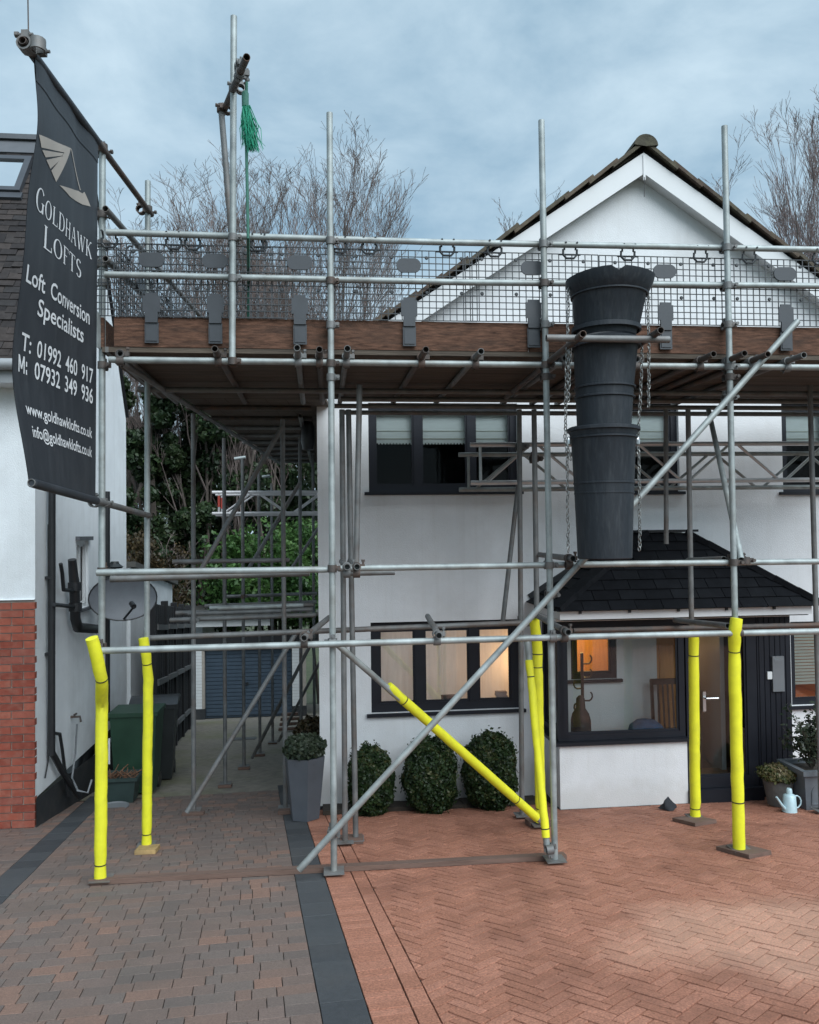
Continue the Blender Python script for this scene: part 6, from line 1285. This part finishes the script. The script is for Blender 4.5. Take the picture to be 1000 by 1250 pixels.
shrub('flowering_plant', 'low pale flowering plant in the small round stone pot', 'plant', rp_+V((0, 0, h_-0.04)), 0.185, 0.085, 2400, 0.020, 'heather_leaf', square=2.0)
# watering can
wc = V((at(964, 985, 7.42).x, 7.42, gz(7.36))); can = thing('watering_can', 'pale blue metal watering can on the paving by the pots', 'watering can', wc)
q = MB(); q.lathe(wc, [(0, 0), (0.068, 0), (0.066, 0.006), (0.058, 0.145), (0.05, 0.155), (0.028, 0.165), (0.026, 0.205), (0.020, 0.215), (0, 0.215)], 20); q.build('body', 'can_blue', can, True)
q = MB(); q.tube([wc+V((-0.055, -0.02, 0.03)), wc+V((-0.10, -0.03, 0.08)), wc+V((-0.155, -0.045, 0.155))], [0.016, 0.012, 0.010], 8); q.build('spout', 'can_blue', can, True)
q = MB(); q.tube([wc+V((0.055*1, -0.0, 0.02))]+[wc+V((0.06+0.058*math.sin(t), 0, 0.085-0.06*math.cos(t))) for t in (0.5, 1.1, 1.7, 2.3, 2.8)]+[wc+V((0.053, 0, 0.14))], 0.007, 6); q.build('handle', 'can_blue', can, True)
q = MB(); vs = []; cc = on_ground(819, 990)
for i in range(6):
    for k in range(14): t = 2*PI*k/14; r = 0.085*(1-i/5)**0.6*(1+0.25*math.sin(3*t+i)); vs.append(cc+V((r*math.cos(t), 0.06+r*0.7*math.sin(t), 0.004+0.10*(i/5)*(1+0.2*math.sin(2*t)))))
q.add(vs, [(i*14+k, i*14+(k+1) % 14, (i+1)*14+(k+1) % 14, (i+1)*14+k) for i in range(5) for k in range(14)]); tag(q.build('crumpled_cloth', 'dark_cloth', None, True), 'crumpled black cloth on the paving below the porch window', 'cloth')

# ------------------------------------------------------------------ trees
def limb_tree(name, label, base, h, spread, mat_t, mat_b, seed, stems=7, lev=4, group='bare winter trees', r0=0.10, up=0.75, kids=(5, 5, 5, 4), lo_kids=0.35, fit=98, rmin=0.0065):
    rnd = random.Random(seed); root = thing(name, label, 'tree', base, group); tr = MB(); br = MB()
    def grow(p, d, L_, r, l):
        n = 5 if l < 2 else (3 if l < 4 else 2); pts = [p]; rs = [r]; dd = d.copy()
        for i in range(n):
            dd = (dd+V((rnd.gauss(0, .10), rnd.gauss(0, .10), rnd.gauss(0.07, .07)))*(1.0 if l else 0.45)).normalized(); pts.append(pts[-1]+dd*L_/n); rs.append(max(rmin, r*(1-0.72*(i+1)/n)))
        (tr if l == 0 else br).tube(pts, rs, 7 if l == 0 else (5 if l < 2 else 3), cap=False)
        if l >= lev: return
        for k in range(kids[l]):
            t = rnd.uniform(lo_kids if l == 0 else 0.2, 0.98); i = min(int(t*n), n-1); q_ = pts[i]+(pts[i+1]-pts[i])*(t*n-i); a = rnd.uniform(0, 6.28)
            sd = V((math.cos(a), math.sin(a), 0)); nd = (dd*up+sd*rnd.uniform(0.35, 0.75)*spread+V((0, 0, 0.15))).normalized(); grow(q_, nd, L_*(rnd.uniform(0.20, 0.42)*(1.25-0.6*t) if l == 0 else rnd.uniform(0.34, 0.58)), rs[i]*rnd.uniform(0.42, 0.6), l+1)
    for s_ in range(stems):
        a = rnd.uniform(0, 6.28); tilt = rnd.uniform(0.02, 0.42)*spread; d = V((math.cos(a)*tilt, math.sin(a)*tilt*0.6, 1)).normalized(); grow(base+V((rnd.gauss(0, .25), rnd.gauss(0, .25), 0)), d, h*rnd.uniform(0.72, 1.0), r0*rnd.uniform(0.6, 1), 0)
    k = h/(float(np.percentile([v[2] for v in br.v], fit))-base.z)
    def fitted(x, y, z):
        zz = (z-base.z)*k; zz = zz if zz < h*0.93 else h*0.93+(zz-h*0.93)*0.42; return (base.x+(x-base.x)*k, base.y+(y-base.y)*k, base.z+zz)
    for mb in (tr, br): mb.v = [fitted(*p) for p in mb.v]
    tr.build('trunk', mat_t, root, True); br.build('branches', mat_b, root)
def tree_at(px, pytop, Y): b = at(px, pytop, Y); return V((b.x, Y, gz(Y)-0.2)), b.z-gz(Y)+0.2
for px, pt, Y, lab, sd, st in ((398, 186, 27, 'tall fanned bare tree standing behind the house roof end', 17, 9), (335, 205, 25, 'bare many stemmed tree behind the tall pulley uprights', 5, 8), (262, 246, 24, 'bare tree with rising twigs left of the pulley uprights', 8, 7), (185, 258, 26, 'shorter bare tree between the banner pole and the pulley uprights', 12, 6)):
    b, h = tree_at(px, pt, Y); limb_tree('bare_tree', lab, b, h, 0.66, 'bark', 'twig', sd, st, 4, kids=(11, 6, 4, 3), r0=0.085, lo_kids=0.40)
b, h = tree_at(606, 262, 30); limb_tree('bare_tree', 'bare treetop showing just over the roof verge', b, h, 0.5, 'bark', 'twig', 21, 2, 4, kids=(8, 5, 4, 3), r0=0.08, lo_kids=0.6)
for px, pt, Y, lab, sd in ((1012, 78, 26, 'tall slender birch rising beyond the gable roof', 31), (993, 165, 25, 'feathery birch crown close behind the roof verge', 33), (968, 225, 27, 'low bare birch top just above the roof slope', 35)):
    b, h = tree_at(px, pt, Y); limb_tree('birch_tree', lab, b, h, 0.40, 'bark', 'birch_twig', sd, 2, 4, kids=(20, 6, 5, 3), r0=0.07, lo_kids=0.30, rmin=0.0055, group='bare birches behind the gable')
def crown_tree(name, label, Y, box, n, size, mat, tones=(0.45, 0.25), trunk=True, seed=1, holes=0.35, cat='tree', group='evergreens behind the passage'):
    """leafy mass: leaves spread through many overlapping clumps; box in picture columns/rows at depth Y"""
    x0, x1, y0, y1 = box; a = at(x0, y1, Y); b = at(x1, y0, Y); cx = (a.x+b.x)/2; base = V((cx, Y, gz(Y))); root = thing(name, label, cat, base, group); rg = np.random.default_rng(seed)
    nc = 70; C_ = np.stack([rg.uniform(a.x, b.x, nc), Y+rg.normal(0, 0.9, nc), rg.uniform(a.z, b.z, nc)], 1); cr_ = rg.uniform(0.35, 0.85, nc)*min(1.0, (b.x-a.x)/3)
    pick = rg.integers(0, nc, n); d = rg.normal(size=(n, 3)); d /= np.linalg.norm(d, axis=1)[:, None]; p = C_[pick]+d*(cr_[pick]*rg.random(n)**(1/2.2))[:, None]
    keep = lump(p, seed*1.3, 2.2) > -holes*2.2; p = p[keep]; d = d[keep]; tone = tones[0]+tones[1]*lump(p, 1.7, 1.6)+rg.normal(0, .2, len(p)); leaves_mesh('crown', p, d, size, mat, root, tone)
    if trunk:
        q = MB(); q.tube([base, base+V((0.1, 0, (b.z-base.z)*0.5)), base+V((0, 0, b.z-base.z))], [0.22, 0.15, 0.04], 8)
        q.build('trunk', 'bark', root, True); q = MB()
        for k in range(16): t = rg.uniform(0.15, 0.9); e = C_[rg.integers(0, nc)]; q.tube([base+V((0, 0, (b.z-base.z)*t)), V(e)], [0.06, 0.015], 5)
        q.build('limbs', 'bark', root)
crown_tree('ivy_tree', 'dark ivy clad tree beside the neighbouring house end', 23.5, (148, 215, 470, 735), 42000, 0.085, 'ivy_leaf', seed=2, holes=0.5)
crown_tree('ivy_tree', 'dense dark evergreen in the middle of the passage gap', 24.5, (205, 285, 470, 740), 52000, 0.085, 'ivy_leaf', seed=4, holes=0.5)
crown_tree('ivy_tree', 'open dark evergreen next to the white house corner', 26, (285, 400, 560, 745), 32000, 0.085, 'ivy_leaf', seed=6, holes=0.2)
crown_tree('brown_thicket', 'brownish bare twiggy thicket over the dark fence', 22.3, (150, 225, 655, 748), 9000, 0.06, 'brown_leaf', seed=8, trunk=False, holes=0.15, cat='shrub')
crown_tree('laurel_shrub', 'bright green laurel above the garage roof', 23.2, (268, 400, 655, 760), 26000, 0.075, 'laurel_leaf', seed=9, trunk=False, cat='shrub', holes=0.4)
crown_tree('distant_evergreen', 'far dark evergreen closing the gap behind the other trees', 31, (120, 420, 520, 760), 26000, 0.2, 'ivy_leaf', tones=(0.3, 0.2), seed=13, holes=0.5)
b, h = tree_at(200, 640, 22.2); limb_tree('twiggy_shrub', 'grey twiggy shrub leaning over the fence', b, h, 1.2, 'bark', 'twig', 44, 4, 3, group='evergreens behind the passage', kids=(6, 5, 3), r0=0.035, lo_kids=0.2)

bk = at(376, 530, 9.6); q = MB(); q.lathe(bk-V((0, 0, 0.2)), [(0, 0), (0.06, 0.02), (0.085, 0.12), (0.08, 0.28), (0.05, 0.36), (0.015, 0.39), (0.01, 0.5)], 14); tag(q.build('hanging_bundle', 'black_plastic', None, True), 'dark rounded bundle hanging under the deck by the house corner', 'bag')
pp = thing('indoor_plant', 'spiky potted plant behind the glass of the porch door', 'plant', at(917, 900, 8.35)); q = MB(); b_ = at(917, 880, 8.35); q.lathe(b_-V((0, 0, 0.10)), [(0, 0), (0.06, 0), (0.075, 0.12), (0, 0.115)], 14); q.build('pot', 'bin_dark', pp, True)
q = MB()
for k in range(34): a = random.uniform(0, 6.28); h_ = random.uniform(0.2, 0.55); q.tone = random.random(); e = b_+V((math.cos(a)*0.09*h_*2, math.sin(a)*0.08, h_)); w_ = V((-math.sin(a), math.cos(a), 0))*0.012; q.add([b_+w_, b_-w_, (b_+e)/2-w_+V((math.cos(a)*0.02, 0, 0)), e, (b_+e)/2+w_+V((math.cos(a)*0.02, 0, 0))], [(0, 1, 2, 3, 4)])
q.build('leaves', 'olive_leaf', pp)
q = MB(); q.box((b_.x-0.1, 8.25, dz0), (b_.x+0.12, 8.48, b_.z-0.102)); tag(q.build('plant_stand', 'pvc_white'), 'narrow white plant stand behind the porch door glass', 'stand')
a, b, c, d = W_low
for px, w_, h_, mt, lab in ((548, 0.16, 0.045, 'brown_bag', 'low brown stack of books on the lit window sill'), (612, 0.12, 0.07, 'grey_plastic', 'small grey box on the lit window sill near the porch')):
    x = at(px, 850, HY+0.2).x; q = MB(); z = c+0.085
    for k in range(3): j = random.uniform(-.015, .015); q.box((x-w_/2+j, HY+0.16, z+k*h_/3), (x+w_/2+j, HY+0.235, z+(k+0.92)*h_/3))
    tag(q.build('window_sill_item', mt), lab, 'ornament')
#@END
